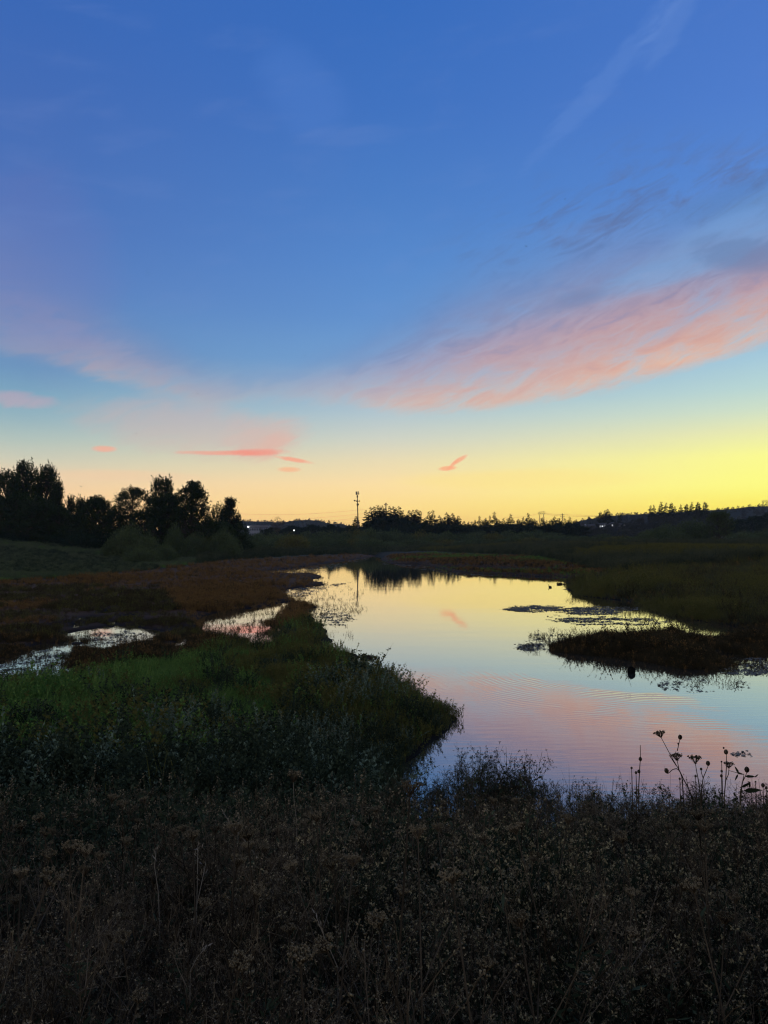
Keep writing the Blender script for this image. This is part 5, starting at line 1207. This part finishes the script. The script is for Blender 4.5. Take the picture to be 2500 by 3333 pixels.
def carrot(label, d, stems, heads, seed):
    """stems: pixel paths from the ground up; heads: (kind, x, y, tilt, size px)"""
    P0 = path3([O4(*stems[0][0])], d)[0]; base = np.array([P0[0], d, gz(P0[0], d)])
    r = empty('wild_carrot', tuple(map(float, base))); tag(r, label, 'wild carrot', 'dry wild carrot stems at the near water edge')
    for i, st_ in enumerate(stems):
        P_ = path3([O4(*p) for p in st_], d)
        if i == 0: P_ = np.concatenate([[base + [0, 0, -.05]], P_])
        P_ = P_ - base; n = 14; t = np.linspace(0, 1, len(P_)); T = np.linspace(0, 1, n); Q_ = np.stack([np.interp(T, t, P_[:, k]) for k in range(3)], -1)
        mb = MB(); mb.tube(Q_, np.linspace(.0042 if i == 0 else .003, .002, n), 5); link('stem', mb.mesh('stem', ['drystem']), r)
    for i, (kind, x, y, tx, s_) in enumerate(heads):
        tip = path3([O4(x, y)], d)[0] - base; ax = (tx, .1, 1.0); R = s_ * .2712 / 2 / F * d
        link('flower_head', (umbel if kind == 'open' else nest)(tip, ax, R, seed + i), r)
carrot('tallest wild carrot, two open cup-shaped heads and a closed head on leaning stems', 5.0, [[(760, 1000), (700, 860), (650, 770), (590, 640), (555, 590), (480, 455), (375, 258)], [(590, 640), (570, 540)], [(570, 420), (600, 285)], [(560, 600), (470, 468)]],
       [('open', 375, 262, -.28, 120), ('open', 568, 540, -.12, 128), ('closed', 602, 288, .12, 42), ('closed', 583, 345, 0, 14)], 500)
carrot('wild carrot with one broad open head, right of the tallest one', 5.05, [[(850, 1000), (830, 800), (805, 680), (787, 572)]], [('open', 787, 574, 0, 140)], 520)
carrot('wild carrot with one closed oval head and a small bud beside it', 5.1, [[(860, 900), (880, 745), (915, 665), (940, 600)], [(880, 745), (862, 690), (857, 658)]], [('closed', 941, 602, 0, 42), ('closed', 857, 656, 0, 22)], 530)
carrot('wild carrot with a closed egg-shaped head above a ragged open head', 4.95, [[(1130, 1000), (1150, 780), (1158, 640), (1160, 560), (1160, 466)], [(1150, 780), (1185, 700), (1190, 630)]], [('closed', 1158, 466, -.03, 42), ('open', 1188, 628, .05, 112), ('closed', 1128, 396, -.1, 14)], 540)
carrot('wild carrot with one ragged closed head, furthest right of the dry stalks', 5.1, [[(1330, 1000), (1350, 800), (1380, 740), (1405, 680)]], [('closed', 1406, 684, .05, 50)], 550)
carrot('short wild carrot with a closed head on a bowed side stem', 5.0, [[(640, 860), (620, 700), (575, 632), (520, 640), (480, 675), (455, 695)]], [('closed', 450, 692, -.25, 44)], 560)
carrot('thin spike with one knobbly bud, at the left of the dry stalks', 5.2, [[(105, 900), (118, 640), (128, 500), (126, 350)]], [('closed', 128, 545, 0, 34), ('closed', 112, 690, -.1, 30)], 570)
for i, (x, y, h_) in enumerate([(22, 640, 24), (75, 700, 30), (1102, 560, 16), (1104, 680, 26), (1100, 740, 32), (1510, 800, 16), (600, 770, 24), (790, 740, 26), (1600, 860, 44), (1640, 880, 30)]):
    carrot('small round dry bud on a short stem among the shoreline weeds', 5.1 + .05 * (i % 4), [[(x + 8, y + 260), (x + 3, y + 90), (x, y)]], [('closed', x, y, .02, h_ * .8)], 580 + i)
# leafy stalk with broad pointed leaves
d = 4.9; P0 = path3([O4(1330, 1000)], d)[0]; base = np.array([P0[0], d, gz(P0[0], d)]); r = empty('leafy_stalk', tuple(map(float, base)))
tag(r, 'stalk with broad pointed dark leaves leaning at the right edge of the water', 'plant'); rng = np.random.default_rng(9)
P_ = np.concatenate([[base], path3([O4(*p) for p in [(1320, 980), (1335, 880), (1365, 740), (1370, 700), (1310, 690), (1185, 655)]], d)]) - base
mb = MB(); mb.tube(P_, np.linspace(.004, .0015, len(P_)), 5); link('stem', mb.mesh('stem', ['drystem']), r)
for a, b_ in [((1310, 690), (1258, 602)), ((1280, 680), (1370, 705)), ((1380, 725), (1510, 730)), ((1340, 860), (1455, 800)), ((1300, 700), (1262, 780)), ((1430, 780), (1445, 880)), ((1500, 740), (1545, 700)), ((1360, 900), (1590, 890))]:
    A, B = path3([O4(*a), O4(*b_)], d) - base; D_ = B - A; sd = unit(np.cross(D_, [0, 1, 0])); L = np.linalg.norm(D_); w_ = L * .13; up_ = np.array([0, .004, 0])
    mb = MB(); c = [A, A + D_ * .3 + sd * w_, A + D_ * .7 + sd * w_ * .7, B, A + D_ * .7 - sd * w_ * .7, A + D_ * .3 - sd * w_, A + D_ * .5]
    c[6] = c[6] + up_ * 2; mb.add(np.array(c), [(0, 1, 6), (1, 2, 6), (2, 3, 6), (3, 4, 6), (4, 5, 6), (5, 0, 6)]); mb.add(np.array(c) + up_ * .4, [(0, 6, 1), (1, 6, 2), (2, 6, 3), (3, 6, 4), (4, 6, 5), (5, 6, 0)])
    link('leaf', mb.mesh('leaf', ['weedleaf']), r)
# pale dry stalks in the dark bank
M['palestem'] = plain('pale_straw', (0.20, 0.17, 0.13), .8, .2, var=.2)
for pts, d, lab, hd in [([(966, 2830), (965, 2740), (966, 2680), (957, 2600), (955, 2545)], 3.4, 'tallest pale straw stalk with a flat dark flower head, centre of the weed bank', True),
                        ([(905, 2910), (860, 2820), (800, 2740), (750, 2680), (727, 2645)], 3.1, 'pale straw stalk leaning to the left, beside the tallest straw stalk', False),
                        ([(1118, 2770), (1130, 2720), (1150, 2655)], 3.6, 'short pale straw stalk right of the tallest one', False), ([(520, 3020), (515, 2900), (503, 2820), (508, 2770)], 2.6, 'thin pale stalk curving upright left of centre', False),
                        ([(640, 2960), (643, 2860), (644, 2750)], 2.7, 'straight pale stalk in the dark middle of the weed bank', False), ([(615, 3080), (640, 2950), (668, 2820)], 2.6, 'pale stalk tilting right beside the straight one', False),
                        ([(1100, 3150), (1060, 3060), (1030, 2985)], 2.2, 'pale stalk leaning left low in the weed bank', False), ([(620, 3160), (640, 3120), (668, 3085)], 2.1, 'short pale stalk low at left', False)]:
    P_ = path3(pts, d); base = np.array([P_[0, 0], d, min(gz(P_[0, 0], d), P_[0, 2])]); P_ = np.concatenate([[base], P_]) - base
    r = empty('dry_stalk', tuple(map(float, base))); tag(r, lab, 'stalk', 'pale dry stalks in the weed bank')
    mb = MB(); mb.tube(P_, np.linspace(.0018, .0009, len(P_)), 5); link('stem', mb.mesh('stem', ['palestem']), r)
    if hd: link('flower_head', umbel(P_[-1], (0, 0, 1), .035, 611, 22), r)
    else:
        rng = np.random.default_rng(int(pts[0][0])); mb = MB(); k = 9; mb.quads(leaf_cards(P_[-1] + rng.normal(0, .006, (k, 3)) - np.outer(np.linspace(0, .05, k), unit(P_[-1] - P_[-2])), unit(P_[-1] - P_[-2]) + rng.normal(0, .4, (k, 3)), .02, .002, rng)); link('seed_spike', mb.mesh('seed_spike', ['palestem']), r)

def p_deadumbel(seed, hgt):
    rng = np.random.default_rng(seed); mb = umbel(np.array([0.03, 0, hgt]), (0.15, 0, 1.0), 0.024, seed, 20); bm_ = MB()
    o_ = np.empty(len(mb.vertices) * 3); mb.vertices.foreach_get('co', o_)
    fc = [tuple(p.vertices) for p in mb.polygons]; mi_ = [p.material_index for p in mb.polygons]
    V = o_.reshape(-1, 3)
    for n_ in (3, 4):
        for m_i in (0, 1):
            q_ = [f for f, k in zip(fc, mi_) if len(f) == n_ and k == m_i]
            if q_:
                ids = np.array(q_); bm_.add(V[ids.ravel()], np.arange(ids.size).reshape(-1, n_), m_i)
    bm_.tube(np.array([[0, 0, 0], [rng.normal(0, .02), 0, hgt * .5], [0.03, 0, hgt]]), [.0034, .0028, .0018], 4, 0)
    for k in range(3):
        z_ = hgt * rng.uniform(.4, .75); a_ = rng.uniform(0, 6.28); e_ = np.array([math.cos(a_) * .12, math.sin(a_) * .12, z_ + .16]); bm_.tube(np.array([[0.015, 0, z_], e_ * [.6, .6, 1] - [0, 0, .05], e_]), [.002, .0016, .0012], 3, 0); [bm_.blob(e_ + rng.normal(0, .007, 3), .0028, 1, 5, 3, .3, rng) for _ in range(7)]
    return bm_.mesh('dead_umbel', ['drystem', 'seed'])
x, y = fg_points(360, 1.7, 6.2, -52, 52); P_, s_ = place(x, y, 0.05); uk = [p_deadumbel(700, .9), p_deadumbel(701, .75), p_deadumbel(702, .82)]; ii = RNG.integers(0, 3, len(P_))
cap = (CAMZ - (2580 + RNG.uniform(0, 120, len(P_)) - HOR) * P_[:, 1] / F - P_[:, 2]) / 0.9
k = cap > 0.3; scl = np.minimum(RNG.uniform(.75, 1.15, len(P_)), cap)
scatter('dead_umbels', uk, P_[k], scl[k], ii[k], 'dead flat-topped umbels standing among the near weeds', 'weeds', tilt=0.16)

# ------------------------------------------------------------------ haze over the whole place
mb = MB(); mb.box(-4700, 4700, -4700, 4700, -6.5, 110)
def hazemat():
    m_ = bpy.data.materials.new('evening_haze'); m_.use_nodes = True; m_.node_tree.nodes.clear(); n = NT(m_.node_tree)
    o = n.new('ShaderNodeOutputMaterial'); v = n.new('ShaderNodeVolumePrincipled')
    v.inputs['Color'].default_value = (0.80, 0.86, 0.95, 1); v.inputs['Density'].default_value = 0.00008; v.inputs['Anisotropy'].default_value = 0.2
    n.put(o.inputs['Volume'], v.outputs[0]); return m_
M['haze'] = hazemat()
tag(link('haze', mb.mesh('haze', ['haze'])), 'thin bluish evening haze lying over the whole valley', 'haze', kind='stuff')
